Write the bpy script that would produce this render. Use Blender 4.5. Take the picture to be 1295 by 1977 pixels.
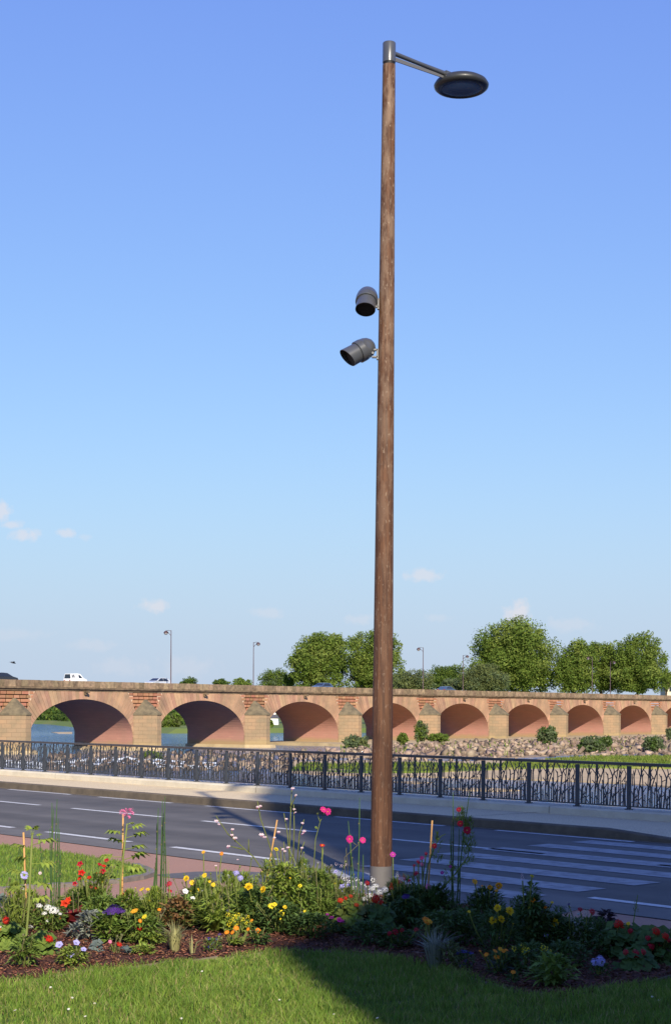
import bpy, math, random
import numpy as np
from mathutils import Vector, Matrix
from mathutils.geometry import delaunay_2d_cdt

random.seed(7)
rng = np.random.default_rng(11)
scene = bpy.context.scene
COL = scene.collection
for _o in list(bpy.data.objects):
    bpy.data.objects.remove(_o)

# ---------------------------------------------------------------- camera, sky, sun, exposure
F, HOR, ROLL, CX, CAMZ = 3000.0, 1370.0, 0.0045, 647.5, 2.0
cam_d = bpy.data.cameras.new('camera')
cam = bpy.data.objects.new('camera', cam_d)
COL.objects.link(cam)
cam.location = (0, 0, CAMZ)
cam.rotation_euler = (math.radians(90), 0, 0)
cam.rotation_mode = 'XYZ'
cam.matrix_world = Matrix.Translation((0, 0, CAMZ)) @ Matrix.Rotation(math.radians(90), 4, 'X') @ Matrix.Rotation(ROLL, 4, 'Z')
cam_d.sensor_fit = 'VERTICAL'
cam_d.sensor_height = 36.0
cam_d.sensor_width = 36.0 * 1295 / 1977
cam_d.lens = 36.0 * F / 1977
cam_d.shift_y = (HOR - 988.5) / 1977
cam_d.clip_start = 0.1
cam_d.clip_end = 20000
scene.camera = cam

SUN_EL = math.radians(28.2)
SH = (-0.2064, 0.9785)                      # horizontal direction the light travels
world = bpy.data.worlds.new('World')
scene.world = world
world.use_nodes = True
wn, wl = world.node_tree.nodes, world.node_tree.links
wn.clear()
w_out = wn.new('ShaderNodeOutputWorld')
w_bg = wn.new('ShaderNodeBackground')
sky = wn.new('ShaderNodeTexSky')
sky.sky_type = 'NISHITA'
sky.sun_disc = False
sky.sun_elevation = SUN_EL
sky.sun_rotation = math.atan2(-SH[0], -SH[1])
sky.altitude = 0
sky.air_density = 1.0
sky.dust_density = 0.0
sky.ozone_density = 5.0
w_bg.inputs['Strength'].default_value = 0.10
wl.new(w_bg.outputs[0], w_out.inputs[0])

sun_d = bpy.data.lights.new('sun', 'SUN')
sun_d.energy = 5.0
sun_d.angle = math.radians(0.75)
sun_d.color = (1.0, 0.90, 0.74)
sun = bpy.data.objects.new('sun', sun_d)
COL.objects.link(sun)
Ldir = Vector((SH[0] * math.cos(SUN_EL), SH[1] * math.cos(SUN_EL), -math.sin(SUN_EL)))
sun.rotation_mode = 'QUATERNION'
sun.rotation_quaternion = Ldir.to_track_quat('-Z', 'Y')
sun.location = (10, -40, 40)

scene.view_settings.view_transform = 'Standard'
scene.view_settings.look = 'None'
scene.view_settings.exposure = 0.55
scene.view_settings.gamma = 1.0
scene.view_settings.use_curve_mapping = False
scene.cycles.max_bounces = 6
scene.cycles.transparent_max_bounces = 8

# small fair-weather clouds low over the far bank, part of the sky itself
def build_clouds():
    tc = wn.new('ShaderNodeTexCoord')
    sep = wn.new('ShaderNodeSeparateXYZ')
    wl.new(tc.outputs['Generated'], sep.inputs[0])
    def m(op, a, b=None, clamp=False):
        n = wn.new('ShaderNodeMath'); n.operation = op; n.use_clamp = clamp
        for i, q in enumerate((a, b)):
            if q is None: continue
            if isinstance(q, (int, float)): n.inputs[i].default_value = q
            else: wl.new(q, n.inputs[i])
        return n.outputs[0]
    yy = m('MAXIMUM', sep.outputs['Y'], 0.05)
    U = m('DIVIDE', sep.outputs['X'], yy)
    W = m('DIVIDE', sep.outputs['Z'], yy)
    comb = wn.new('ShaderNodeCombineXYZ')
    wl.new(U, comb.inputs[0]); wl.new(W, comb.inputs[2])
    nz = wn.new('ShaderNodeTexNoise')
    nz.inputs['Scale'].default_value = 120
    nz.inputs['Detail'].default_value = 6
    nz.inputs['Roughness'].default_value = 0.6
    wl.new(comb.outputs[0], nz.inputs['Vector'])
    nv = m('MULTIPLY', m('SUBTRACT', nz.outputs['Fac'], 0.5), 3.4)
    total = None
    for (x, y, sx, sy, a) in [(4, 990, 15, 18, .6), (48, 1033, 26, 10, .55), (24, 1014, 18, 7, .5), (128, 1029, 14, 7, .5),
                              (166, 1037, 12, 5, .3), (298, 1171, 24, 11, .55), (180, 1246, 42, 9, .28), (235, 1288, 46, 15, .25),
                              (520, 1184, 26, 9, .35), (815, 1111, 30, 11, .5), (998, 1184, 22, 18, .7), (690, 1195, 24, 9, .35),
                              (1100, 1206, 40, 12, .3), (360, 1288, 46, 18, .25), (30, 1225, 50, 10, .2), (845, 1193, 22, 6, .25)]:
        cu = ((x - CX) + ROLL * (y - HOR)) / F
        cw = -((y - HOR) - ROLL * (x - CX)) / F
        du = m('DIVIDE', m('SUBTRACT', U, cu), sx / F)
        dw = m('DIVIDE', m('SUBTRACT', W, cw), sy / F)
        d = m('ADD', m('MULTIPLY', du, du), m('MULTIPLY', dw, dw))
        k = m('MULTIPLY', m('SUBTRACT', 1.45, m('SUBTRACT', m('SQRT', d), nv), True), a * 1.0 if a >= .5 else a * .7)
        k = m('MULTIPLY', k, m('GREATER_THAN', sep.outputs['Y'], 0.1))
        total = k if total is None else m('MAXIMUM', total, k)
    mx = wn.new('ShaderNodeMix'); mx.data_type = 'RGBA'
    wl.new(total, mx.inputs['Factor'])
    # the sky's brightness range as the photograph shows it: highlights compressed, then thin haze towards the horizon all round
    sc_ = wn.new('ShaderNodeSeparateColor'); wl.new(sky.outputs[0], sc_.inputs[0])
    cc = wn.new('ShaderNodeCombineColor')
    for i, (a, b) in enumerate(((1.542, .234), (1.415, .12), (4.4, .50))):
        wl.new(m('DIVIDE', m('MULTIPLY', sc_.outputs[i], a), m('ADD', m('MULTIPLY', sc_.outputs[i], b), 1.0)), cc.inputs[i])
    zq = m('DIVIDE', sep.outputs['Z'], .12)
    hz = m('MULTIPLY', m('POWER', 2.71828, m('MULTIPLY', m('MULTIPLY', zq, zq), -1.0)), .95)
    hm = wn.new('ShaderNodeMix'); hm.data_type = 'RGBA'; wl.new(hz, hm.inputs['Factor']); wl.new(cc.outputs[0], hm.inputs['A']); hm.inputs['B'].default_value = (3.55, 4.2, 5.25, 1)
    wl.new(hm.outputs['Result'], mx.inputs['A'])
    mx.inputs['B'].default_value = (5.5, 5.25, 5.5, 1)
    wl.new(mx.outputs['Result'], w_bg.inputs['Color'])
build_clouds()

# ---------------------------------------------------------------- coordinate helpers
def ray(px, py):
    dx, dy = px - CX, py - HOR
    return (dx + ROLL * dy) / F, -(dy - ROLL * dx) / F       # X/Y and (Z-cam)/Y

def gp(px, py, z=0.0):
    u, w = ray(px, py)
    Y = (z - CAMZ) / w
    return Vector((u * Y, Y, z))

def at(px, py, Y):
    u, w = ray(px, py)
    return Vector((u * Y, Y, CAMZ + w * Y))

RD = Vector((-0.6551, 0.7556, 0))     # along the road, away to the left
RN = Vector((0.7556, 0.6551, 0))      # across the road, away
def rd(t, n, z=0.0):
    p = RD * t + RN * n
    return Vector((p.x, p.y, z))
def ncoord(X, Y): return 0.7556 * X + 0.6551 * Y
def z0(X, Y):                          # the lawn rises gently from the road towards the camera
    return 0.034 * max(0.0, 11.9 - ncoord(X, Y))
def z0v(X, Y): return 0.034 * np.maximum(0.0, 11.9 - (0.7556 * X + 0.6551 * Y))
def g(px, py, lift=0.0):               # pixel to a point on that ground
    z = 0.0
    for _ in range(12):
        p = gp(px, py, z)
        z = z0(p.x, p.y) + lift
    return gp(px, py, z)

def inpoly(X, Y, poly):
    X, Y = np.asarray(X), np.asarray(Y)
    r = np.zeros(X.shape, bool)
    n = len(poly)
    for i in range(n):
        x1, y1 = poly[i][0], poly[i][1]
        x2, y2 = poly[(i + 1) % n][0], poly[(i + 1) % n][1]
        c = ((y1 > Y) != (y2 > Y)) & (X < (x2 - x1) * (Y - y1) / ((y2 - y1) + 1e-12) + x1)
        r ^= c
    return r

# ---------------------------------------------------------------- materials
MATS = {}
def mat(name, col, rough=0.8, col2=None, scale=8.0, detail=4, bump=0.0, bscale=None, spec=0.3, metal=0.0,
        island=0.0, objrand=0.0, translucent=0.0, stretch=None, ramp=(0.35, 0.65), coat=0.0, bdist=0.02, hue=0.0):
    if name in MATS: return MATS[name]
    M = bpy.data.materials.new(name); M.use_nodes = True
    nt = M.node_tree; N, L = nt.nodes, nt.links
    b = N['Principled BSDF']
    b.inputs['Roughness'].default_value = rough
    b.inputs['Specular IOR Level'].default_value = spec
    b.inputs['Metallic'].default_value = metal
    b.inputs['Coat Weight'].default_value = coat
    geo = N.new('ShaderNodeNewGeometry')
    vec = geo.outputs['Position']
    if stretch:
        mp = N.new('ShaderNodeMapping'); mp.inputs['Scale'].default_value = stretch
        L.new(vec, mp.inputs['Vector']); vec = mp.outputs[0]
    c = N.new('ShaderNodeRGB'); c.outputs[0].default_value = (*col, 1)
    out = c.outputs[0]
    if col2 is not None:
        nz = N.new('ShaderNodeTexNoise'); nz.inputs['Scale'].default_value = scale
        nz.inputs['Detail'].default_value = detail; nz.inputs['Roughness'].default_value = 0.62
        L.new(vec, nz.inputs['Vector'])
        rp = N.new('ShaderNodeMapRange'); rp.inputs['From Min'].default_value = ramp[0]; rp.inputs['From Max'].default_value = ramp[1]
        L.new(nz.outputs['Fac'], rp.inputs['Value'])
        mx = N.new('ShaderNodeMix'); mx.data_type = 'RGBA'
        L.new(rp.outputs[0], mx.inputs['Factor']); L.new(out, mx.inputs['A'])
        mx.inputs['B'].default_value = (*col2, 1)
        out = mx.outputs['Result']
    if island or objrand:
        hs = N.new('ShaderNodeHueSaturation')
        src = geo.outputs['Random Per Island']
        amt = island
        if objrand:
            oi = N.new('ShaderNodeObjectInfo'); src = oi.outputs['Random']; amt = objrand
        mr = N.new('ShaderNodeMapRange'); mr.inputs['To Min'].default_value = 1 - amt; mr.inputs['To Max'].default_value = 1 + amt
        L.new(src, mr.inputs['Value']); L.new(mr.outputs[0], hs.inputs['Value'])
        if hue:
            wn_ = N.new('ShaderNodeTexWhiteNoise'); wn_.noise_dimensions = '1D'
            L.new(src, wn_.inputs['W'])
            mh = N.new('ShaderNodeMapRange'); mh.inputs['To Min'].default_value = 0.5 - hue; mh.inputs['To Max'].default_value = 0.5 + hue
            L.new(wn_.outputs['Value'], mh.inputs['Value']); L.new(mh.outputs[0], hs.inputs['Hue'])
        L.new(out, hs.inputs['Color']); out = hs.outputs[0]
    L.new(out, b.inputs['Base Color'])
    if bump:
        nb = N.new('ShaderNodeTexNoise'); nb.inputs['Scale'].default_value = bscale or scale * 4; nb.inputs['Detail'].default_value = 5
        L.new(vec, nb.inputs['Vector'])
        bp = N.new('ShaderNodeBump'); bp.inputs['Strength'].default_value = bump; bp.inputs['Distance'].default_value = bdist
        L.new(nb.outputs['Fac'], bp.inputs['Height']); L.new(bp.outputs[0], b.inputs['Normal'])
    if translucent:
        tr = N.new('ShaderNodeBsdfTranslucent'); L.new(out, tr.inputs['Color'])
        ms = N.new('ShaderNodeMixShader'); ms.inputs[0].default_value = translucent
        L.new(b.outputs[0], ms.inputs[1]); L.new(tr.outputs[0], ms.inputs[2])
        L.new(ms.outputs[0], N['Material Output'].inputs['Surface'])
    MATS[name] = M
    return M

# ---------------------------------------------------------------- mesh helpers
class MB:
    def __init__(s): s.v = []; s.f = []; s.m = []
    def add(s, vs, fs, mi=0):
        o = len(s.v)
        s.v.extend([tuple(q) for q in vs])
        for f in fs: s.f.append(tuple(i + o for i in f)); s.m.append(mi)
    def box(s, c, sx, sy, sz, ax=None, mi=0):
        X, Y, Z = ax or (Vector((1, 0, 0)), Vector((0, 1, 0)), Vector((0, 0, 1)))
        c = Vector(c)
        vs = [c + X * (sx / 2 * a) + Y * (sy / 2 * b) + Z * (sz / 2 * d) for d in (-1, 1) for b in (-1, 1) for a in (-1, 1)]
        s.add(vs, [(0, 2, 3, 1), (4, 5, 7, 6), (0, 1, 5, 4), (2, 6, 7, 3), (0, 4, 6, 2), (1, 3, 7, 5)], mi)
    def prism(s, a, b, mi=0):          # two parallel loops joined and capped
        n = len(a)
        s.add(list(a) + list(b), [tuple(range(n - 1, -1, -1)), tuple(range(n, 2 * n))] + [(i, (i + 1) % n, n + (i + 1) % n, n + i) for i in range(n)], mi)
    def tube(s, pts, rad, n=6, mi=0, cap=True):
        pts = [Vector(p) for p in pts]
        if not hasattr(rad, '__len__'): rad = [rad] * len(pts)
        rings = []
        for i, p in enumerate(pts):
            t = (pts[min(i + 1, len(pts) - 1)] - pts[max(i - 1, 0)])
            t = t.normalized() if t.length > 1e-9 else Vector((0, 0, 1))
            u = t.cross(Vector((0.31, 0.95, 0.05)));
            if u.length < 1e-3: u = t.cross(Vector((1, 0, 0)))
            u.normalize(); w = t.cross(u)
            rings.append([p + (u * math.cos(2 * math.pi * k / n) + w * math.sin(2 * math.pi * k / n)) * rad[i] for k in range(n)])
        vs = [q for r in rings for q in r]
        fs = [(i * n + k, i * n + (k + 1) % n, (i + 1) * n + (k + 1) % n, (i + 1) * n + k) for i in range(len(pts) - 1) for k in range(n)]
        if cap: fs += [tuple(range(n - 1, -1, -1)), tuple(range((len(pts) - 1) * n, len(pts) * n))]
        s.add(vs, fs, mi)
    def lathe(s, prof, n=24, M=None, mi=0, cap=True):    # prof: (radius, z)
        M = M or Matrix.Identity(4)
        vs = [M @ Vector((r * math.cos(2 * math.pi * k / n), r * math.sin(2 * math.pi * k / n), z)) for r, z in prof for k in range(n)]
        fs = [(i * n + k, i * n + (k + 1) % n, (i + 1) * n + (k + 1) % n, (i + 1) * n + k) for i in range(len(prof) - 1) for k in range(n)]
        if cap: fs += [tuple(range(n - 1, -1, -1)), tuple(range((len(prof) - 1) * n, len(prof) * n))]
        s.add(vs, fs, mi)
    def leaf(s, b, d, up, L, W, droop=0.2, mi=0, fold=0.15):
        d = d.normalized(); sd = d.cross(up)
        if sd.length < 1e-4: sd = d.cross(Vector((1, 0, 0)))
        sd.normalize(); nn = sd.cross(d)
        m = b + d * L * .5
        t = b + d * L - Vector((0, 0, droop * L))
        s.add([b, m + sd * W / 2 + nn * W * fold, m - sd * W / 2 + nn * W * fold, m, t], [(0, 1, 3), (0, 3, 2), (1, 4, 3), (3, 4, 2)], mi)
    def build(s, name, mats, parent=None, smooth=False, mesh_only=False):
        me = bpy.data.meshes.new(name)
        me.from_pydata(s.v, [], s.f)
        if not isinstance(mats, (list, tuple)): mats = [mats]
        for q in mats: me.materials.append(q)
        if len(mats) > 1: me.polygons.foreach_set('material_index', s.m)
        if smooth: me.polygons.foreach_set('use_smooth', [True] * len(me.polygons))
        me.update()
        if mesh_only: return me
        return inst(name, me, parent)

def inst(name, me, parent=None, loc=None, rot=None, scale=None):
    o = bpy.data.objects.new(name, me); COL.objects.link(o)
    if parent is not None: o.parent = parent
    if loc is not None: o.location = loc
    if rot is not None: o.rotation_euler = rot
    if scale is not None: o.scale = (scale,) * 3 if not hasattr(scale, '__len__') else scale
    return o
def empty(name, loc=(0, 0, 0)):
    o = bpy.data.objects.new(name, None); COL.objects.link(o); o.location = loc; o.empty_display_size = 0.1
    return o
def tag(o, label=None, cat=None, group=None, kind=None):
    if label: o['label'] = label
    if cat: o['category'] = cat
    if group: o['group'] = group
    if kind: o['kind'] = kind
    return o
def fast_mesh(name, V, Fc, mats, parent=None, mi=None, link=True):
    """V (n,3) array, Fc (m,3) triangles"""
    me = bpy.data.meshes.new(name)
    V = np.ascontiguousarray(V, np.float32); Fc = np.ascontiguousarray(Fc, np.int32)
    me.vertices.add(len(V)); me.vertices.foreach_set('co', V.ravel())
    me.loops.add(Fc.size); me.loops.foreach_set('vertex_index', Fc.ravel())
    me.polygons.add(len(Fc)); me.polygons.foreach_set('loop_start', np.arange(0, Fc.size, 3, dtype=np.int32))
    if not isinstance(mats, (list, tuple)): mats = [mats]
    for q in mats: me.materials.append(q)
    if mi is not None: me.polygons.foreach_set('material_index', np.ascontiguousarray(mi, np.int32))
    me.update(calc_edges=True); me.validate()
    return inst(name, me, parent) if link else me

def sheet(name, poly, zf, mats, step=1.0, skirt=0.0):
    """polygon in X,Y laid on the height function zf, with interior points; skirt drops its rim"""
    pts = []
    n = len(poly)
    for i in range(n):
        a, b = Vector((poly[i][0], poly[i][1])), Vector((poly[(i + 1) % n][0], poly[(i + 1) % n][1]))
        k = max(1, int((b - a).length / step))
        for j in range(k): pts.append(a.lerp(b, j / k))
    m = len(pts)
    edges = [(i, (i + 1) % m) for i in range(m)]
    xs = [p.x for p in pts]; ys = [p.y for p in pts]
    gx, gy = np.meshgrid(np.arange(min(xs), max(xs), step), np.arange(min(ys), max(ys), step))
    ins = inpoly(gx, gy, [(p.x, p.y) for p in pts])
    allp = pts + [Vector((float(a), float(b))) for a, b in zip(gx[ins], gy[ins])]
    V, E_, Fs, *_ = delaunay_2d_cdt(allp, edges, [], 1, 1e-5)
    mb = MB(); mb.v = [(p.x, p.y, zf(p.x, p.y)) for p in V]; mb.f = [tuple(q) for q in Fs]; mb.m = [0] * len(Fs)
    if skirt:
        mb.add([(p.x, p.y, zf(p.x, p.y)) for p in pts] + [(p.x, p.y, zf(p.x, p.y) - skirt) for p in pts],
               [(i, (i + 1) % m, m + (i + 1) % m, m + i) for i in range(m)])
    return mb.build(name, mats)

Z = Vector((0, 0, 1))
# ================================================================ MATERIALS OF THE SETTING
def brickish(name, c1, c2, mortar, w, h, mort=0.02, stain=None, axes=('s', 'z'), bump=0.3):
    """stone in courses, laid out along the bridge direction"""
    if name in MATS: return MATS[name]
    M = bpy.data.materials.new(name); M.use_nodes = True
    N, L = M.node_tree.nodes, M.node_tree.links
    b = N['Principled BSDF']; b.inputs['Roughness'].default_value = 0.9; b.inputs['Specular IOR Level'].default_value = 0.15
    geo = N.new('ShaderNodeNewGeometry')
    def dot(v):
        d = N.new('ShaderNodeVectorMath'); d.operation = 'DOT_PRODUCT'; d.inputs[1].default_value = v
        L.new(geo.outputs['Position'], d.inputs[0]); return d.outputs['Value']
    ax = {'s': (0.58543, 0.81072, 0), 'w': (-0.81072, 0.58543, 0), 'z': (0, 0, 1), 'x': (0.99, 0.2, 0)}
    cb = N.new('ShaderNodeCombineXYZ'); L.new(dot(ax[axes[0]]), cb.inputs[0]); L.new(dot(ax[axes[1]]), cb.inputs[1])
    br = N.new('ShaderNodeTexBrick')
    br.inputs['Color1'].default_value = (*c1, 1); br.inputs['Color2'].default_value = (*c2, 1); br.inputs['Mortar'].default_value = (*mortar, 1)
    br.inputs['Scale'].default_value = 1; br.inputs['Brick Width'].default_value = w; br.inputs['Row Height'].default_value = h
    br.inputs['Mortar Size'].default_value = mort; br.inputs['Mortar Smooth'].default_value = 0.3
    L.new(cb.outputs[0], br.inputs['Vector'])
    nz = N.new('ShaderNodeTexNoise'); nz.inputs['Scale'].default_value = 0.45; nz.inputs['Detail'].default_value = 7; nz.inputs['Roughness'].default_value = 0.65
    L.new(geo.outputs['Position'], nz.inputs['Vector'])
    mr = N.new('ShaderNodeMapRange'); mr.inputs['From Min'].default_value = 0.42; mr.inputs['From Max'].default_value = 0.68; mr.inputs['To Max'].default_value = 0.75
    L.new(nz.outputs['Fac'], mr.inputs['Value'])
    mx = N.new('ShaderNodeMix'); mx.data_type = 'RGBA'
    L.new(mr.outputs[0], mx.inputs['Factor']); L.new(br.outputs['Color'], mx.inputs['A'])
    mx.inputs['B'].default_value = (*(stain or c2), 1)
    out = mx.outputs['Result']
    # tide mark: pale silt left by high water near the foot
    sp = N.new('ShaderNodeSeparateXYZ'); L.new(geo.outputs['Position'], sp.inputs[0])
    ad = N.new('ShaderNodeMath'); ad.operation = 'MULTIPLY_ADD'; L.new(nz.outputs['Fac'], ad.inputs[0]); ad.inputs[1].default_value = 1.6; L.new(sp.outputs['Z'], ad.inputs[2])
    tm = N.new('ShaderNodeMapRange'); tm.inputs['From Min'].default_value = -1.7; tm.inputs['From Max'].default_value = -2.3; tm.inputs['To Max'].default_value = 0.8
    L.new(ad.outputs[0], tm.inputs['Value'])
    m2 = N.new('ShaderNodeMix'); m2.data_type = 'RGBA'; L.new(tm.outputs[0], m2.inputs['Factor']); L.new(out, m2.inputs['A']); m2.inputs['B'].default_value = (0.32, 0.24, 0.125, 1)
    L.new(m2.outputs['Result'], b.inputs['Base Color'])
    bp = N.new('ShaderNodeBump'); bp.inputs['Strength'].default_value = bump; bp.inputs['Distance'].default_value = 0.04
    L.new(br.outputs['Fac'], bp.inputs['Height']); bp.invert = True
    L.new(bp.outputs[0], b.inputs['Normal'])
    MATS[name] = M
    return M

m_stone = mat('sandstone_voussoir', (0.45, 0.265, 0.165), 0.9, (0.29, 0.19, 0.125), 0.5, 9, 0.5, 6, island=0.16, hue=0.012, bdist=0.03, spec=0.1)
m_block = mat('sandstone_block', (0.36, 0.155, 0.09), 0.9, (0.36, 0.20, 0.115), 1.2, 5, 0.5, 6, objrand=0.2, hue=0.012, bdist=0.03, spec=0.1)
m_block_far = mat('sandstone_block_far', (0.36, 0.155, 0.09), 0.9, (0.36, 0.20, 0.115), 1.2, 5, 0.5, 6, island=0.2, bdist=0.03, spec=0.1)
m_mortar = mat('pale_mortar', (0.66, 0.53, 0.40), 0.95, (0.56, 0.42, 0.29), 2, 4, spec=0.05)
m_parapet = mat('parapet_stone', (0.30, 0.215, 0.135), 0.95, (0.15, 0.112, 0.075), 2.2, 7, 0.6, 8, objrand=0.25, hue=0.01, spec=0.08, bdist=0.03)
m_parapet_far = mat('parapet_stone_far', (0.30, 0.215, 0.135), 0.95, (0.15, 0.112, 0.075), 2.2, 7, 0.6, 8, island=0.25, hue=0.01, spec=0.08, bdist=0.03)
m_cornice = mat('weathered_cornice', (0.24, 0.17, 0.105), 0.95, (0.10, 0.075, 0.052), 1.1, 7, 0.5, 7, spec=0.08)
m_cap = mat('lichen_cap_stone', (0.185, 0.15, 0.095), 0.95, (0.10, 0.085, 0.06), 1.3, 7, 0.6, 5, spec=0.08)
m_barrel = brickish('barrel_brick', (0.43, 0.215, 0.165), (0.385, 0.19, 0.148), (0.36, 0.195, 0.15), 1.1, 0.34, 0.03, (0.36, 0.20, 0.15), ('w', 'z'), 0.3)
m_pier = brickish('pier_stone', (0.335, 0.22, 0.13), (0.28, 0.20, 0.125), (0.215, 0.15, 0.095), 1.2, 0.55, 0.025, (0.20, 0.16, 0.10), ('x', 'z'), 0.5)
m_concrete = mat('plinth_concrete', (0.62, 0.56, 0.43), 0.85, (0.52, 0.465, 0.355), 2.5, 6, 0.25, 40, spec=0.2)

# ================================================================ RIVER AND FAR LAND
m_bed = mat('river_bed', (0.10, 0.09, 0.06), 0.9, (0.16, 0.13, 0.08), 0.1)
big = MB(); S = 9000
big.add([(-S, -S, -6.5), (S, -S, -6.5), (S, S, -6.5), (-S, S, -6.5)], [(0, 1, 2, 3)])
tag(big.build('terrain', m_bed), kind='structure')

m_water = bpy.data.materials.new('river_water'); m_water.use_nodes = True
def _water():
    N, L = m_water.node_tree.nodes, m_water.node_tree.links
    b = N['Principled BSDF']
    b.inputs['Base Color'].default_value = (0.028, 0.095, 0.235, 1); b.inputs['Roughness'].default_value = 0.08
    b.inputs['Specular IOR Level'].default_value = 0.5; b.inputs['IOR'].default_value = 1.33
    geo = N.new('ShaderNodeNewGeometry')
    mp = N.new('ShaderNodeMapping'); mp.inputs['Rotation'].default_value = (0, 0, 0.7); mp.inputs['Scale'].default_value = (1.0, 0.35, 1)
    L.new(geo.outputs['Position'], mp.inputs['Vector'])
    n1 = N.new('ShaderNodeTexNoise'); n1.inputs['Scale'].default_value = 1.6; n1.inputs['Detail'].default_value = 6; n1.inputs['Roughness'].default_value = 0.65
    L.new(mp.outputs[0], n1.inputs['Vector'])
    n2 = N.new('ShaderNodeTexNoise'); n2.inputs['Scale'].default_value = 0.03; n2.inputs['Detail'].default_value = 3
    L.new(mp.outputs[0], n2.inputs['Vector'])
    mr = N.new('ShaderNodeMapRange'); mr.inputs['From Min'].default_value = 0.35; mr.inputs['From Max'].default_value = 0.65; mr.inputs['To Min'].default_value = 0.35; mr.inputs['To Max'].default_value = 1.0
    L.new(n2.outputs['Fac'], mr.inputs['Value'])
    bp = N.new('ShaderNodeBump'); bp.inputs['Distance'].default_value = 0.9
    L.new(n1.outputs['Fac'], bp.inputs['Height']); L.new(mr.outputs[0], bp.inputs['Strength']); L.new(bp.outputs[0], b.inputs['Normal'])
_water()
WZ = -3.85
wat = MB(); wat.add([(-2500, -2000, WZ), (2500, -2000, WZ), (2500, 3000, WZ), (-2500, 3000, WZ)], [(0, 1, 2, 3)])
tag(wat.build('river', m_water), kind='structure')

m_bank = mat('far_bank_grass', (0.10, 0.16, 0.025), 0.95, (0.15, 0.17, 0.05), 0.08, 5)
bank_line = [(-2500, 3400), (-900, 1850), (-380, 1150), (-180, 730), (-104, 562), (-70, 440), (-40, 366), (-16, 384), (40, 410), (110, 455), (160, 490), (420, 580), (1500, 800), (6000, 1600)]
far_poly = bank_line + [(8000, 8500), (-8000, 8500), (-8000, 3400)]
def far_land():
    mb = MB()
    n = len(bank_line)
    out = [(x, y, WZ - .3) for x, y in bank_line]
    inn = [(x + 2.0, y + 6, -2.7) for x, y in bank_line]
    mb.add(out + inn, [(i, i + 1, n + i + 1, n + i) for i in range(n - 1)])
    back = [(x * 1.2 + 2, max(8500, y + 10), -2.5) for x, y in bank_line]
    mb.add(inn + back, [(i, i + 1, n + i + 1, n + i) for i in range(n - 1)])
    return mb.build('far_bank', m_bank)
tag(far_land(), kind='structure')

# ---- gravel bars and riprap in front of the bridge
m_sand = mat('river_sand', (0.50, 0.37, 0.22), 0.95, (0.38, 0.29, 0.17), 0.35, 6, 0.4, 6)
m_sandgrass = mat('bar_turf', (0.12, 0.17, 0.025), 0.95, (0.34, 0.27, 0.13), 0.22, 5, ramp=(.5, .66))
def pxpoly(pts, z): return [tuple(gp(x, y, z).xy) for x, y in pts]
bar = sheet('gravel_bar', pxpoly([(520, 1488), (600, 1494), (700, 1497), (850, 1500), (960, 1503), (1080, 1507), (1200, 1512), (1295, 1519), (1500, 1530), (1500, 1459),
                                  (1295, 1459), (1120, 1461), (1050, 1466), (900, 1469), (700, 1468), (560, 1470)], WZ + .08),
            lambda x, y: WZ + .1 + 0.06 * math.sin(x * .7) * math.cos(y * .5), m_sand, 4.0, 0.4)
tag(bar, kind='structure')
turf = sheet('turf', pxpoly([(560, 1486), (700, 1490), (800, 1491), (900, 1487), (1000, 1483), (1100, 1481), (1295, 1483), (1500, 1484), (1500, 1461), (1200, 1461), (1120, 1462.5), (1050, 1468),
                             (950, 1476), (800, 1475), (580, 1476)], WZ + .2), lambda x, y: WZ + .22 + 0.1 * math.sin(x * .4 + y * .3), m_sandgrass, 4.0, 0.2)
tag(turf, kind='structure')
sb = sheet('sand_spit', pxpoly([(860, 1522), (900, 1520.5), (960, 1521.5), (1005, 1525), (960, 1526.5), (890, 1525)], WZ + .08), lambda x, y: WZ + .08, m_sand, 3.0, 0.3)
tag(sb, kind='structure')
sb = sheet('sand_spit', pxpoly([(755, 1509), (800, 1508), (835, 1510), (800, 1512)], WZ + .08), lambda x, y: WZ + .08, m_sand, 3.0, 0.3)
tag(sb, kind='structure')
sb = sheet('sand_spit', [tuple(gp(x, y, WZ + .08).xy) for x, y in ((100, 1413.5), (140, 1413), (140, 1416), (112, 1415.5))], lambda x, y: WZ + .08, m_sand, 8.0, 0.3)
tag(sb, kind='structure')

# ================================================================ BRIDGE
BD = Vector((0.58543, 0.81072, 0)); BN = Vector((-0.81072, 0.58543, 0)); B0 = Vector((-41.12, 199.0, 0))
SP, PW, DEPTH = 24.5, 5.0, 11.3
SPRING, CROWN, CORB, CORT, TOP, DECK = -2.0, 3.25, 4.28, 4.78, 5.68, 5.12
def br(s, w, z): return B0 + BD * s + BN * w + Z * z
def s_at(px, w):
    u = (px - CX) / F
    return (u * (B0.y + BN.y * w) - (B0.x + BN.x * w)) / (BD.x - u * BD.y)
K0, K1 = -1, 12
HS = (SP - PW) / 2
bridge = tag(empty('stone_bridge', br(0, 0, WZ)), 'long sandstone bridge with round arches and pointed piers across the river', 'bridge')
def bpart(mb, name, m, smooth=False, parent=None):
    o = mb.build(name, m, None, smooth)
    o.parent = parent or bridge
    o.matrix_parent_inverse = Matrix.Translation(-Vector(bridge.location))
    return o
def arch(th):                      # th 0..pi, offset from the bay's centre and height
    return HS * math.cos(th), SPRING + (CROWN - SPRING) * math.sin(th)
def halfw(z): return PW / 2 + 1.15 - (CORB - z) * 0.62      # the mortared blocks above each pier
NA = 40
block_meshes = {}
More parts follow.
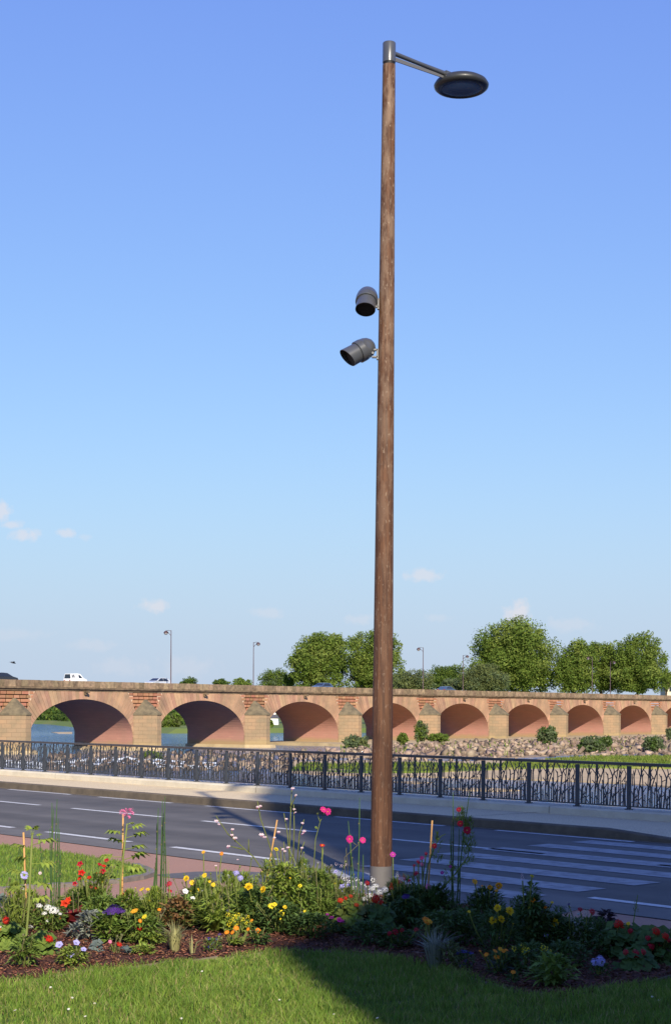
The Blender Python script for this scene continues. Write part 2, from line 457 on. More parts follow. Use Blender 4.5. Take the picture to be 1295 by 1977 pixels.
def block_mesh(w, h):
    key = (round(w, 2), round(h, 2))
    if key not in block_meshes:
        mb = MB(); e = 0.02
        a = [Vector((x, 0, z)) for x, z in ((-w / 2, -h / 2), (w / 2, -h / 2), (w / 2, h / 2), (-w / 2, h / 2))]
        b = [Vector((x * (1 - e), -0.05, z * (1 - 2 * e))) for x, y, z in a]
        mb.add(a + b, [(4, 5, 6, 7), (0, 1, 5, 4), (1, 2, 6, 5), (2, 3, 7, 6), (3, 0, 4, 7)])
        block_meshes[key] = mb.build('spandrel_block', m_block, mesh_only=True)
    return block_meshes[key]
BROT = math.atan2(BD.y, BD.x)
def bplace(name, me, s, w, z, parent=None):
    o = inst(name, me, parent or bridge)
    o.location = br(s, w, z) - Vector(bridge.location); o.rotation_euler = (0, 0, BROT)
    return o

for k in range(K0, K1):
    c = k * SP + SP / 2
    # wall between the arch curve and the cornice (front and back), barrel vault below
    ths = [math.pi * i / NA for i in range(NA + 1)]
    for w in (0.0, DEPTH):
        mb = MB()
        cur = [arch(t) for t in ths]
        for i in range(NA):
            (x1, z1), (x2, z2) = cur[i], cur[i + 1]
            mb.add([br(c + x1, w, z1), br(c + x2, w, z2), br(c + x2, w, CORB), br(c + x1, w, CORB)], [(0, 1, 2, 3) if w else (3, 2, 1, 0)])
        bpart(mb, 'spandrel_wall', m_mortar)
    mb = MB()
    cur = [(HS, WZ - 1)] + [arch(t) for t in ths] + [(-HS, WZ - 1)]
    for i in range(len(cur) - 1):
        for j in range(4):
            wa, wb = DEPTH * j / 4, DEPTH * (j + 1) / 4
            mb.add([br(c + cur[i][0], wa, cur[i][1]), br(c + cur[i + 1][0], wa, cur[i + 1][1]), br(c + cur[i + 1][0], wb, cur[i + 1][1]), br(c + cur[i][0], wb, cur[i][1])], [(0, 1, 2, 3)])
    bpart(mb, 'arch_vault', m_barrel)
    # long voussoirs fanning out from the arch
    mb = MB(); NV = 46
    for i in range(NV):
        t1, t2 = math.pi * (i + .04) / NV, math.pi * (i + .96) / NV
        pr = -0.06 - random.random() * 0.035
        q = []
        for t in (t1, t2):
            x, z = arch(t)
            nx, nz = math.cos(t) / HS, math.sin(t) / (CROWN - SPRING)
            l = math.hypot(nx, nz); nx /= l; nz /= l
            r = 0.2
            while r < 5.0:
                xx, zz = x + nx * r, z + nz * r
                if zz > CORB - .02: break
                dp = SP / 2 - abs(xx)
                if dp < halfw(zz) or dp < 0.1: break
                r += 0.05
            q += [(x, z), (x + nx * r, z + nz * r)]
        (ax, az), (bx, bz), (dx, dz), (ex, ez) = q[0], q[1], q[2], q[3]
        lo = [br(c + ax, 0.02, az), br(c + bx, 0.02, bz), br(c + ex, 0.02, ez), br(c + dx, 0.02, dz)]
        hi = [br(c + ax, pr, az), br(c + bx, pr, bz), br(c + ex, pr, ez), br(c + dx, pr, dz)]
        mb.prism(hi, lo)
    tag(bpart(mb, 'voussoirs', m_stone), kind='stuff')
    # spout under the cornice at the crown
    mb = MB(); mb.box(br(c + .3, -0.45, CORB - 0.02), 0.35, 0.9, 0.3, (BD, BN, Z)); mb.box(br(c + .3, -0.2, CORB - 0.3), 0.3, 0.4, 0.3, (BD, BN, Z))
    bpart(mb, 'water_spout', m_cornice)

for k in range(K0, K1 + 1):
    s0 = k * SP
    # blocks in courses above the pier
    far = MB()
    z = CORB - 0.03; row = 0
    while z > 1.15:
        h = 0.5; zc = z - h / 2
        hw = halfw(zc) + (0.25 if row % 2 else -0.1)
        x = -hw
        while x < hw - 0.3:
            wd = min(random.uniform(0.8, 1.35), hw - x)
            if hw - x - wd < 0.35: wd = hw - x
            if 0 <= k <= 4:
                bplace('spandrel_block', block_mesh(wd - .11, h - .11), s0 + x + wd / 2, -0.012, zc)
            else:
                far.box(br(s0 + x + wd / 2, -0.03, zc), wd - .11, 0.1, h - .11, (BD, BN, Z))
            x += wd
        z -= h; row += 1
    if far.v: tag(bpart(far, 'spandrel_blocks', m_block_far), kind='stuff')
    # pier with pointed cutwater, footing and pyramid cap
    h = PW / 2 - 0.06; NOSE = 2.7
    mb = MB()
    foot = lambda e, zz: [br(s0 - h - e, 0.3, zz), br(s0 - h - e, -0.12, zz), br(s0 - .45, -NOSE - e, zz), br(s0 + .45, -NOSE - e, zz), br(s0 + h + e, -0.12, zz), br(s0 + h + e, 0.3, zz)]
    mb.prism(foot(0, WZ - 1), foot(0, 1.1))
    pr = bpart(mb, 'pier', m_pier)
    mb = MB(); mb.prism(foot(.12, 1.1), foot(.12, 1.32)); bpart(mb, 'cap_course', m_cap, parent=None)
    mb = MB(); base = foot(.06, 1.322); apex = [br(s0 - .2, -0.12, 3.3), br(s0 + .2, -0.12, 3.3), br(s0 + .2, .1, 3.3), br(s0 - .2, .1, 3.3)]
    mb.add(base + apex, [(1, 2, 6), (2, 3, 7, 6), (3, 4, 7), (0, 1, 6, 9), (4, 5, 8, 7), (6, 7, 8, 9)])
    bpart(mb, 'pier_cap', m_cap)
    # masonry filling between neighbouring vaults
    mb = MB(); mb.box(br(s0, DEPTH / 2 + .2, -1.9), PW - .02, DEPTH - .2, 6.0, (BD, BN, Z)); bpart(mb, 'pier_core', m_pier)
def run(name, m, prof, s_a, s_b):   # a moulding along the bridge; prof: (w, z)
    mb = MB(); n = max(1, int((s_b - s_a) / 6))
    L = [[br(s_a + (s_b - s_a) * i / n, w, z) for w, z in prof] for i in range(n + 1)]
    q = len(prof)
    mb.add([p for r in L for p in r], [(i * q + j, i * q + (j + 1) % q, (i + 1) * q + (j + 1) % q, (i + 1) * q + j) for i in range(n) for j in range(q)] + [tuple(range(q)), tuple(range(n * q + q - 1, n * q - 1, -1))])
    return bpart(mb, name, m)
SA, SB = K0 * SP, K1 * SP
run('cornice', m_cornice, [(0.25, CORB), (-0.10, CORB), (-0.12, CORB + .12), (-0.38, CORB + .3), (-0.40, CORB + .5), (-0.1, CORT + .02), (0.25, CORT + .02)], SA, SB)
run('cornice', m_cornice, [(DEPTH - .25, CORB), (DEPTH + .1, CORB), (DEPTH + .4, CORB + .3), (DEPTH + .4, CORB + .5), (DEPTH - .25, CORT)], SA, SB)
run('deck', mat('bridge_asphalt', (0.07, 0.07, 0.07), 0.9), [(0.3, CORB - .3), (0.3, DECK), (DEPTH - .3, DECK), (DEPTH - .3, CORB - .3)], SA, SB)
run('parapet_back', m_cornice, [(DEPTH - .35, CORT), (DEPTH + .1, CORT), (DEPTH + .1, TOP), (DEPTH - .35, TOP)], SA, SB)
# front parapet, stone by stone
pm = []
for wv in (0.86, 0.98, 1.1):
    mb = MB(); hgt = TOP - CORT - .04
    mb.box((0, 0.16, hgt / 2), wv - .03, 0.4, hgt)
    pm.append((wv, mb.build('parapet_stone', m_parapet, mesh_only=True)))
s = SA; farp = MB(); cnt = 0
while s < SB - 1.2:
    wv, me = random.choice(pm)
    if -3 < s < 150 and cnt < 200:
        bplace('parapet_stone', me, s + wv / 2, random.uniform(-.02, .02), CORT + .03 + random.uniform(-.015, .015)); cnt += 1
    else:
        farp.box(br(s + wv / 2, .16 + random.uniform(-.02, .02), (TOP + CORT) / 2 + random.uniform(-.015, .015)), wv - .03, .4, TOP - CORT - .04, (BD, BN, Z))
    s += wv
tag(bpart(farp, 'parapet_stones', m_parapet_far), kind='stuff')
# low apron of pale stone at the foot of the piers
m_apron = mat('apron_stone', (0.47, 0.36, 0.21), 0.95, (0.33, 0.25, 0.14), 0.5, 6, 0.5, 3)
run('apron', m_apron, [(-12.5, WZ - .6), (-12.0, WZ + .10), (-3.5, WZ + .5), (DEPTH + 2, WZ + .5), (DEPTH + 2.2, WZ - .6)], 2.55 * SP, SB)
for k in (-1, 0, 1, 2):
    mb = MB(); h = PW / 2 + .5
    lp = lambda zz, e: [br(k * SP - h - e, DEPTH, zz), br(k * SP - h - e, -.6, zz), br(k * SP - .6, -3.6 - e, zz), br(k * SP + .6, -3.6 - e, zz), br(k * SP + h + e, -.6, zz), br(k * SP + h + e, DEPTH, zz)]
    mb.prism(lp(WZ - .6, .3), lp(WZ + .45, 0)); bpart(mb, 'footing', m_apron)

# ================================================================ QUAY: road, pavement, railing
m_gravel = mat('pink_gravel', (0.42, 0.235, 0.165), 0.95, (0.30, 0.17, 0.12), 60, 3, 0.5, 120, bdist=0.01)
def asphalt():
    M = mat('asphalt', (0.128, 0.118, 0.105), 0.85, (0.100, 0.094, 0.087), 1.1, 8, 0.35, 160, bdist=0.006, spec=0.25)
    N, L = M.node_tree.nodes, M.node_tree.links
    b = N['Principled BSDF']; src = b.inputs['Base Color'].links[0].from_socket
    geo = N.new('ShaderNodeNewGeometry')
    dt = N.new('ShaderNodeVectorMath'); dt.operation = 'DOT_PRODUCT'; dt.inputs[1].default_value = RN; L.new(geo.outputs['Position'], dt.inputs[0])
    tt = N.new('ShaderNodeVectorMath'); tt.operation = 'DOT_PRODUCT'; tt.inputs[1].default_value = RD; L.new(geo.outputs['Position'], tt.inputs[0])
    cb = N.new('ShaderNodeCombineXYZ'); L.new(dt.outputs['Value'], cb.inputs[0])
    sc = N.new('ShaderNodeMath'); sc.operation = 'MULTIPLY'; sc.inputs[1].default_value = .03; L.new(tt.outputs['Value'], sc.inputs[0]); L.new(sc.outputs[0], cb.inputs[1])
    nz = N.new('ShaderNodeTexNoise'); nz.inputs['Scale'].default_value = 1.5; nz.inputs['Detail'].default_value = 5; L.new(cb.outputs[0], nz.inputs['Vector'])
    # worn wheel tracks, and the paler strip outside the edge line
    wv = N.new('ShaderNodeMath'); wv.operation = 'SINE'; m1 = N.new('ShaderNodeMath'); m1.operation = 'MULTIPLY_ADD'; m1.inputs[1].default_value = 3.55; m1.inputs[2].default_value = -1.2; L.new(dt.outputs['Value'], m1.inputs[0]); L.new(m1.outputs[0], wv.inputs[0])
    a1 = N.new('ShaderNodeMath'); a1.operation = 'MULTIPLY_ADD'; a1.inputs[1].default_value = .10; a1.inputs[2].default_value = .5; L.new(wv.outputs[0], a1.inputs[0])
    a2 = N.new('ShaderNodeMath'); a2.operation = 'MULTIPLY_ADD'; a2.inputs[1].default_value = .9; L.new(nz.outputs['Fac'], a2.inputs[0]); L.new(a1.outputs[0], a2.inputs[2])
    ed = N.new('ShaderNodeMapRange'); ed.inputs['From Min'].default_value = 12.95; ed.inputs['From Max'].default_value = 12.7; ed.inputs['To Max'].default_value = .35; L.new(dt.outputs['Value'], ed.inputs['Value'])
    a3 = N.new('ShaderNodeMath'); a3.operation = 'ADD'; L.new(a2.outputs[0], a3.inputs[0]); L.new(ed.outputs[0], a3.inputs[1])
    hs = N.new('ShaderNodeHueSaturation'); L.new(src, hs.inputs['Color']); L.new(a3.outputs[0], hs.inputs['Value']); L.new(hs.outputs[0], b.inputs['Base Color'])
    return M
m_asph = asphalt()
m_paint = mat('road_paint', (0.58, 0.58, 0.56), 0.8, (0.36, 0.36, 0.36), 14, 6, 0.2, 120, ramp=(.48, .72), bdist=0.004)
m_peb = mat('exposed_aggregate', (0.76, 0.62, 0.39), 0.9, (0.50, 0.39, 0.235), 45, 4, 0.5, 90, bdist=0.008)
m_kerb = mat('kerb_stone', (0.145, 0.115, 0.078), 0.9, (0.095, 0.076, 0.054), 3, 6, 0.3, 40)
m_quay = mat('quay_wall_stone', (0.34, 0.27, 0.18), 0.95, (0.22, 0.18, 0.12), 1, 6, 0.5, 5)

mb = MB()   # ground: one earth sheet under lawn, path and road, with the quay wall dropping to the river
mb.add([rd(-120, -130, -.05 + 0.034 * 141.9), rd(160, -130, -.05 + 0.034 * 141.9), rd(160, 11.9, -.05), rd(-120, 11.9, -.05), rd(160, 21.8, -.05), rd(-120, 21.8, -.05), rd(160, 21.95, -6.6), rd(-120, 21.95, -6.6)],
       [(3, 2, 1, 0), (5, 4, 2, 3), (7, 6, 4, 5)])
tag(mb.build('ground', m_quay), kind='structure')

def strip(mb, t0, t1, n0, n1, z, mi=0): mb.add([rd(t0, n0, z), rd(t1, n0, z), rd(t1, n1, z), rd(t0, n1, z)], [(0, 3, 2, 1)], mi)
mb = MB()
for i in range(56): strip(mb, -60 + i * 4, -56 + i * 4, 12.1, 19.1, 0.012)
road = tag(mb.build('road', m_asph), kind='structure')
gut = MB(); strip(gut, -60, 160, 18.95, 19.08, 0.0165)
tag(gut.build('gutter', mat('gutter_stone', (0.20, 0.165, 0.115), .9, (.13, .11, .085), 4, 5, .3, 40)), kind='structure')
m_worn = mat('worn_road_paint', (0.34, 0.34, 0.345), 0.85, (0.15, 0.15, 0.155), 5, 8, 0.2, 120, ramp=(.42, .74), bdist=0.004)
def paint(name, t0, t1, n0, n1, m=None):
    mb = MB(); strip(mb, t0, t1, n0, n1, 0.0168); o = mb.build(name, m or m_paint); o.parent = road
for a in (9.3, 14.37, 19.25, 23.62, 28.0, 32.4, 36.8, 41.2, 45.6, 50.0): paint('centre_dash', a, a + 3.12, 16.22, 16.35)
for a in (14.85, 18.9, 22.95, 27.0, 31.05, 35.1, 39.2, 43.2): paint('far_edge_dash', a, a + 2.85, 18.80, 18.92)
for a in (5.0, 8.3, 16.0, 19.5, 23.0, 26.5, 30.0, 33.5, 37.0): paint('near_edge_dash', a, a + 2.4, 12.80, 12.94)
for i in range(7):
    q = 12.42 + i * .98
    paint('crossing_bar', 11.12, (14.6, 14.7, 15.0, 15.3, 15.4, 15.4, 15.4)[i], q - .25, q + .25, m_worn)

# gravel verge beside the near edge
tag(sheet('path', [tuple(rd(t, n).xy) for t, n in ((-40, 12.1), (60, 12.1), (60, 6.0), (-40, 6.0))], lambda x, y: z0(x, y) + 0.004, m_gravel, 1.2), kind='structure')
m_greypath = mat('grey_path', (0.13, 0.125, 0.125), 0.9, (0.10, 0.095, 0.095), 8, 5, .3, 90)
gpoly = [tuple(g(x, y).xy) for x, y in [(300, 1690), (380, 1684), (480, 1684), (580, 1690), (700, 1702), (860, 1716), (1000, 1738), (1120, 1756), (1080, 1768), (900, 1748), (700, 1726), (560, 1712), (420, 1702), (330, 1696)]]
tag(sheet('path', gpoly, lambda x, y: z0(x, y) + 0.009, m_greypath, .6), kind='structure')

# kerb, dropped at the crossing
def kz(t):
    a = min(1, max(0, (t - 13.6) / 2.0)); b = min(1, max(0, (8.0 - t) / 2.0))
    return 0.035 + 0.125 * max(a, b)
ts = [-60, -20, 0, 6, 8, 10, 12, 13.6, 14.1, 14.6, 15.1, 15.6, 17] + list(range(20, 160, 4))
mb = MB(); mbk = MB()
for a, b in zip(ts[:-1], ts[1:]):
    za, zb = kz(a), kz(b)
    mb.add([rd(a, 19.23, za), rd(b, 19.23, zb), rd(b, 20.2, .16), rd(a, 20.2, .16), rd(a, 21.2, .16), rd(b, 21.2, .16)], [(0, 3, 2, 1), (3, 4, 5, 2)])
    mbk.add([rd(a, 19.05, -.02), rd(b, 19.05, -.02), rd(b, 19.065, zb - .015), rd(a, 19.065, za - .015), rd(b, 19.09, zb + .004), rd(a, 19.09, za + .004), rd(b, 19.23, zb + .004), rd(a, 19.23, za + .004), rd(a, 19.23, -.02), rd(b, 19.23, -.02)],
            [(0, 3, 2, 1), (3, 5, 4, 2), (5, 7, 6, 4), (7, 8, 9, 6)])
pav = tag(mb.build('pavement', m_peb), kind='structure')
m_joint = mat('pavement_joint', (.12, .10, .075), .95)
for a in np.arange(8.4, 60, 5.2):
    if 8.0 < a < 15.8: continue
    q = MB(); strip(q, a, a + .022, 19.24, 21.1, .164); o = q.build('joint', m_joint); o.parent = pav
kerb = tag(mbk.build('kerb', m_kerb), kind='structure')
mb = MB()
prof = [(21.1, .1), (21.1, .27), (21.13, .30), (21.6, .30), (21.62, .28), (21.97, .28), (21.97, -.4)]
n = len(prof)
for a, b in ((-60, 10), (10, 18.5), (18.5, 27), (27, 35.5), (35.5, 44), (44, 160)):
    mb.add([rd(a + .006, q, z) for q, z in prof] + [rd(b - .006, q, z) for q, z in prof], [(i, i + 1, n + i + 1, n + i) for i in range(n - 1)])
tag(mb.build('quay_coping', m_concrete), kind='structure')

# ---- railing of cut-steel branches
m_steel = mat('grey_steel', (0.040, 0.045, 0.055), 0.45, (0.034, 0.039, 0.047), 20, 3, spec=0.5)
m_rail = mat('top_rail_steel', (0.060, 0.052, 0.052), 0.4, (0.048, 0.042, 0.042), 10, 3, spec=0.5)
railing = tag(empty('railing', rd(20, 21.35, .3)), 'dark steel railing with cut-out branch pattern along the quay', 'railing')
def rpart(o): o.parent = railing; o.matrix_parent_inverse = Matrix.Translation(-Vector(railing.location)); return o
PZ0, PZ1, PSTEP = 0.36, 1.055, 1.15
T0 = 16.91 - 5 * PSTEP
NPAN = 27
BR = [  # branch pattern: points (u, v) and width; u along the panel seen from the road, v up
    [(.06, 0, .020), (.07, .45, .016), (.05, .88, .012)], [(.07, .38, .014), (.12, .50, .010)], [(.05, .70, .012), (.10, .95, .010)],
    [(.13, 0, .018), (.155, .35, .016), (.19, .72, .020), (.22, .86, .012), (.28, 1, .012)], [(.19, .74, .014), (.13, .93, .010)], [(.20, .80, .012), (.20, .95, .008)], [(.15, .3, .012), (.09, .22, .010)],
    [(.23, 0, .026), (.22, .5, .024)], [(.23, .34, .014), (.30, .48, .010)], [(.225, .2, .012), (.29, .13, .010)], [(.22, .42, .012), (.17, .55, .010)],
    [(.32, 0, .018), (.345, .4, .016), (.375, .62, .016), (.37, 1, .014)], [(.35, .5, .014), (.28, .6, .010)], [(.375, .72, .014), (.29, .86, .010), (.24, .93, .008)], [(.37, .82, .012), (.43, .95, .010)],
    [(.42, 0, .018), (.415, .5, .016), (.47, .72, .016), (.55, 1, .012)], [(.46, .69, .014), (.39, .82, .010)],
    [(.47, 0, .016), (.475, .45, .014)], [(.475, .3, .010), (.435, .38, .008)],
    [(.53, 0, .018), (.52, .3, .016), (.49, .62, .014)], [(.52, .34, .012), (.58, .12, .010)], [(.53, .15, .012), (.62, .42, .010)],
    [(.60, 0, .018), (.61, .62, .016), (.60, .78, .012)], [(.61, .58, .012), (.55, .44, .010)], [(.61, .64, .012), (.70, .70, .010)], [(.60, .74, .012), (.56, .82, .008)],
    [(.645, 0, .026), (.68, .4, .026), (.705, .72, .022), (.66, .86, .014), (.60, 1, .012)], [(.705, .72, .016), (.74, .84, .012), (.72, .95, .010)], [(.73, .80, .012), (.80, .88, .012), (.86, 1, .010)], [(.68, .35, .014), (.62, .28, .010)],
    [(.69, .45, .012), (.85, .62, .010)], [(.77, 0, .026), (.76, .46, .026)], [(.76, .26, .014), (.84, .38, .012), (.93, .44, .010)], [(.765, .32, .012), (.71, .22, .010)],
    [(.84, 0, .018), (.83, .62, .016), (.85, .84, .012)], [(.83, .58, .012), (.78, .50, .010)], [(.835, .68, .012), (.92, .88, .010)], [(.87, 0, .014), (.86, .32, .012)],
    [(.92, 0, .018), (.93, .36, .016), (.90, .56, .014)], [(.93, .36, .012), (.98, .52, .010)], [(.95, .6, .012), (.98, .8, .010), (.93, .95, .010)], [(.97, 0, .016), (.96, .3, .014), (.98, .62, .014)],
    [(.90, .60, .012), (.96, .72, .010)], [(.40, .12, .012), (.34, .2, .010)], [(.02, .1, .012), (.12, .18, .012), (.2, .02, .012)], [(.45, .02, .012), (.56, .1, .010)], [(.70, .02, .012), (.76, .14, .012)], [(.86, .04, .012), (.94, .14, .010)],
    [(.10, .0, .014), (.10, .3, .012)], [(.28, 0, .014), (.275, .3, .012)], [(.565, 0, .014), (.57, .26, .012)], [(.03, .5, .012), (.02, .8, .010)], [(.36, 0, .012), (.365, .22, .010)], [(.72, 0, .014), (.725, .3, .010)],
]
rp_ = random.Random(4)
for i_ in range(11):
    u_ = (i_ + .5) / 11 + rp_.uniform(-.02, .02); h_ = rp_.choice((.45, .7, 1.0, 1.0)); du_ = rp_.uniform(-.05, .05); mid_ = h_ * rp_.uniform(.45, .7)
    BR.append([(u_, 0, .013), (u_ + du_ * .3, mid_, .012), (u_ + du_, h_, .010)])
    for q_ in (rp_.uniform(.3, .5), rp_.uniform(.6, .85)):
        sg_ = rp_.choice((-1, 1)); uu_ = u_ + du_ * q_ * .8
        BR.append([(uu_, h_ * q_, .011), (min(.99, max(.01, uu_ + sg_ * rp_.uniform(.03, .07))), h_ * q_ + rp_.uniform(.07, .14), .009)])
def panel_mesh():
    mb = MB(); W = PSTEP - .09; H = PZ1 - PZ0; T = 0.006
    for br_ in BR:
        for (u1, v1, w1), (u2, v2, w2) in zip(br_[:-1], br_[1:]):
            a = Vector((u1 * W, 0, v1 * H)); b = Vector((u2 * W, 0, v2 * H))
            d = (b - a).normalized(); sd = Vector((-d.z, 0, d.x)); a = a - d * .004; b = b + d * .004
            k = .52
            fr = [a + sd * w1 * k, a - sd * w1 * k, b - sd * w2 * k, b + sd * w2 * k]
            mb.prism([q + Vector((0, -T, 0)) for q in fr], [q + Vector((0, T, 0)) for q in fr])
    return mb.build('branch_panel', m_steel, mesh_only=True)
pmesh = panel_mesh()
mb = MB(); mb.box((0, 0, 0.375), .064, .05, .75); mb.box((0, 0, .008), .11, .10, .016); postm = mb.build('post', m_steel, mesh_only=True)
RROT = math.atan2(-RD.y, -RD.x)     # panel x runs towards the right of the picture
for i in range(NPAN + 1):
    t = T0 + i * PSTEP
    o = rpart(inst('post', postm)); o.location = rd(t, 21.35, .3); o.rotation_euler = (0, 0, RROT)
    if i < NPAN:
        o = rpart(inst('branch_panel', pmesh)); o.location = rd(t + PSTEP - .045, 21.35, PZ0); o.rotation_euler = (0, 0, RROT)
tm = T0 + NPAN * PSTEP / 2; ln = NPAN * PSTEP + .1
mb = MB(); mb.box(rd(tm, 21.35, 1.085), ln, .075, .05, (RD, RN, Z)); rpart(mb.build('top_rail', m_rail))
mb = MB(); mb.box(rd(tm, 21.35, PZ0 - .006), ln, .03, .022, (RD, RN, Z)); rpart(mb.build('bottom_rail', m_steel))
# crumpled paper lying on the coping
p = gp(1050, 1549, .3)
mb = MB(); mb.add([p + RD * a + RN * b + Z * c for a, b, c in ((-.12, -.03, .005), (.12, -.03, .004), (.11, .03, .02), (-.12, .04, .012), (0, 0, .035))], [(0, 1, 4), (1, 2, 4), (2, 3, 4), (3, 0, 4)])
tag(mb.build('paper_scrap', mat('white_paper', (.8, .78, .74), .8)), 'crumpled white paper scrap lying on the quay coping under the railing', 'litter')

# ================================================================ UNSEEN BUILDING ADDED BEHIND THE LAWN (shaped to shade the right of the view)
EA = Vector((0.9785, 0.2064, 0)); EB = Vector((-0.2064, 0.9785, 0))
def ab(a, b, z): return EA * a + EB * b + Z * z
m_wall = mat('rendered_wall', (0.42, 0.37, 0.29), 0.9, (0.36, 0.31, 0.24), 0.5, 5)
m_slate = mat('slate_roof', (0.06, 0.065, 0.075), 0.7, (0.045, 0.05, 0.06), 1.5, 5)
m_glassd = mat('dark_window_glass', (0.02, 0.025, 0.03), 0.08, spec=0.6)
def shade_house(name, label, a0, a0b, a1, b0, b1, eave, ridge, ra, over):
    """a0 is the left wall at the front (towards the river), a0b at the back; ra is where the ridge starts"""
    root = tag(empty(name, ab((a0 + a1) / 2, (b0 + b1) / 2, z0(0, -8))), label, 'building')
    def P(mb, nm, m):
        o = mb.build(nm, m); o.parent = root; o.matrix_parent_inverse = Matrix.Translation(-Vector(root.location)); return o
    lo = [(a0b, b0), (a1, b0), (a1, b1), (a0, b1)]
    mb = MB(); mb.prism([ab(a, b, -1) for a, b in lo], [ab(a, b, eave) for a, b in lo]); P(mb, 'wall', m_wall)
    mb = MB(); bm = (b0 + b1) / 2; o = over
    mb.add([ab(a0b - o, b0 - o, eave), ab(a1 + o, b0 - o, eave), ab(a1 + o, b1 + o, eave), ab(a0 - o, b1 + o, eave), ab(ra, bm, ridge), ab(a1 - (ra - a0), bm, ridge)],
           [(0, 1, 5, 4), (1, 2, 5), (2, 3, 4, 5), (3, 0, 4), (3, 2, 1, 0)]); P(mb, 'roof', m_slate)
    wm = MB(); wm.box((0, 0.03, 0), 1.1, .06, 1.9); wme = wm.build('window', m_glassd, mesh_only=True)
    z = 1.9
    while z < eave - 1.2:
        a = a0 + 1.8
        while a < a1 - 1.2:
            q = inst('window', wme, root); q.location = ab(a, b1, z) - Vector(root.location); q.rotation_euler = (0, 0, math.atan2(EA.y, EA.x)); a += 3.2
        z += 3.2
shade_house('shade_building', 'unseen tall building with hipped roof, added behind the lawn to cast the shade', 5.12, 4.30, 36.0, -22.0, -8.0, 21.8, 31.0, 8.3, .1)
shade_house('shade_annex', 'unseen lower wing with steep roof, added to shape the shadow edge on bed and lawn', 2.1, 2.1, 9.5, -15.5, -7.9, 10.6, 14.9, 4.35, .15)

# ================================================================ LAMP POST WITH SPOTLIGHTS
def wood():
    M = bpy.data.materials.new('varnished_wood'); M.use_nodes = True
    N, L = M.node_tree.nodes, M.node_tree.links
    b = N['Principled BSDF']; b.inputs['Roughness'].default_value = 0.7; b.inputs['Specular IOR Level'].default_value = 0.25
    geo = N.new('ShaderNodeNewGeometry')
    def noise(sc, stretch, det=6):
        mp = N.new('ShaderNodeMapping'); mp.inputs['Scale'].default_value = stretch; L.new(geo.outputs['Position'], mp.inputs['Vector'])
        n = N.new('ShaderNodeTexNoise'); n.inputs['Scale'].default_value = sc; n.inputs['Detail'].default_value = det; n.inputs['Roughness'].default_value = .65
        L.new(mp.outputs[0], n.inputs['Vector']); return n.outputs['Fac']
    def mixc(f, a, bcol):
        m = N.new('ShaderNodeMix'); m.data_type = 'RGBA'; L.new(f, m.inputs['Factor'])
        if isinstance(a, tuple): m.inputs['A'].default_value = (*a, 1)
        else: L.new(a, m.inputs['A'])
        m.inputs['B'].default_value = (*bcol, 1); return m.outputs['Result']
    def rng_(v, a, c, to=1.0):
        r = N.new('ShaderNodeMapRange'); r.inputs['From Min'].default_value = a; r.inputs['From Max'].default_value = c; r.inputs['To Max'].default_value = to; L.new(v, r.inputs['Value']); return r.outputs[0]
    grain = noise(1, (38, 38, 1.6)); patch = noise(1, (11, 11, 3.2)); fleck = noise(1, (48, 48, 14.0), 4); blot = noise(1, (16, 16, 5.0), 6)
    c = mixc(rng_(grain, .40, .60), (0.128, 0.060, 0.031), (0.062, 0.029, 0.017))
    sp = N.new('ShaderNodeSeparateXYZ'); L.new(geo.outputs['Position'], sp.inputs[0])
    ht = rng_(sp.outputs['Z'], 1.5, 9.3, .75)          # sun-bleached towards the top
    mu = N.new('ShaderNodeMath'); mu.operation = 'MULTIPLY'; L.new(rng_(patch, .43, .57), mu.inputs[0]); L.new(ht, mu.inputs[1])
    c = mixc(mu.outputs[0], c, (0.225, 0.155, 0.108))
    mf = N.new('ShaderNodeMath'); mf.operation = 'MULTIPLY'; L.new(rng_(fleck, .60, .66, .9), mf.inputs[0]); L.new(rng_(sp.outputs['Z'], -3, 8), mf.inputs[1])
    c = mixc(mf.outputs[0], c, (0.29, 0.215, 0.155))
    c = mixc(rng_(blot, .54, .68, .6), c, (0.055, 0.026, 0.016))
    L.new(c, b.inputs['Base Color'])
    bp = N.new('ShaderNodeBump'); bp.inputs['Strength'].default_value = .35; bp.inputs['Distance'].default_value = .006; L.new(grain, bp.inputs['Height']); L.new(bp.outputs[0], b.inputs['Normal'])
    return M
m_wood = wood()
m_grey = mat('grey_lacquer', (0.066, 0.070, 0.079), 0.32, (0.058, 0.062, 0.070), 6, 3, spec=0.5, coat=0.25)
m_dgrey = mat('dark_lacquer', (0.034, 0.037, 0.040), 0.42, (0.028, 0.030, 0.033), 6, 3, spec=0.4, coat=0.1)
m_black = mat('black_inside', (0.008, 0.008, 0.009), 0.6)
m_lens = mat('lamp_lens', (0.02, 0.022, 0.022), 0.18, (0.05, 0.055, 0.05), 40, 2, spec=0.6)
m_sleeve = mat('grey_sleeve', (0.135, 0.125, 0.12), 0.6, (0.105, 0.098, 0.094), 3, 5, .1, 30)
m_zinc = mat('zinc_bracket', (0.13, 0.13, 0.135), 0.5, metal=0.2)
LB = g(735, 1713); LB.z = 0.0
lamp = tag(empty('street_lamp', LB), 'tall round wooden lamp post with disc lamp and two side spotlights', 'street lamp')
LEAN = Vector((0.051 / 9.5, 0, 1)) * (at(751, 83, LB.y).z / 9.552)
def lp(mb, name, m, parent=None, smooth=True):
    o = mb.build(name, m, None, smooth)
    par = parent or lamp
    o.parent = par
    if par is lamp: o.matrix_parent_inverse = Matrix.Translation(-LB)
    else: o.matrix_parent_inverse = Matrix.Translation(-LB)
    return o
def shade_flat(o, ang=35):
    # keep real edges crisp on turned shapes
    me = o.data
    try:
        me.set_sharp_from_angle(angle=math.radians(ang))
    except Exception: pass
    return o
def pole_ring(z): return LB + LEAN * z
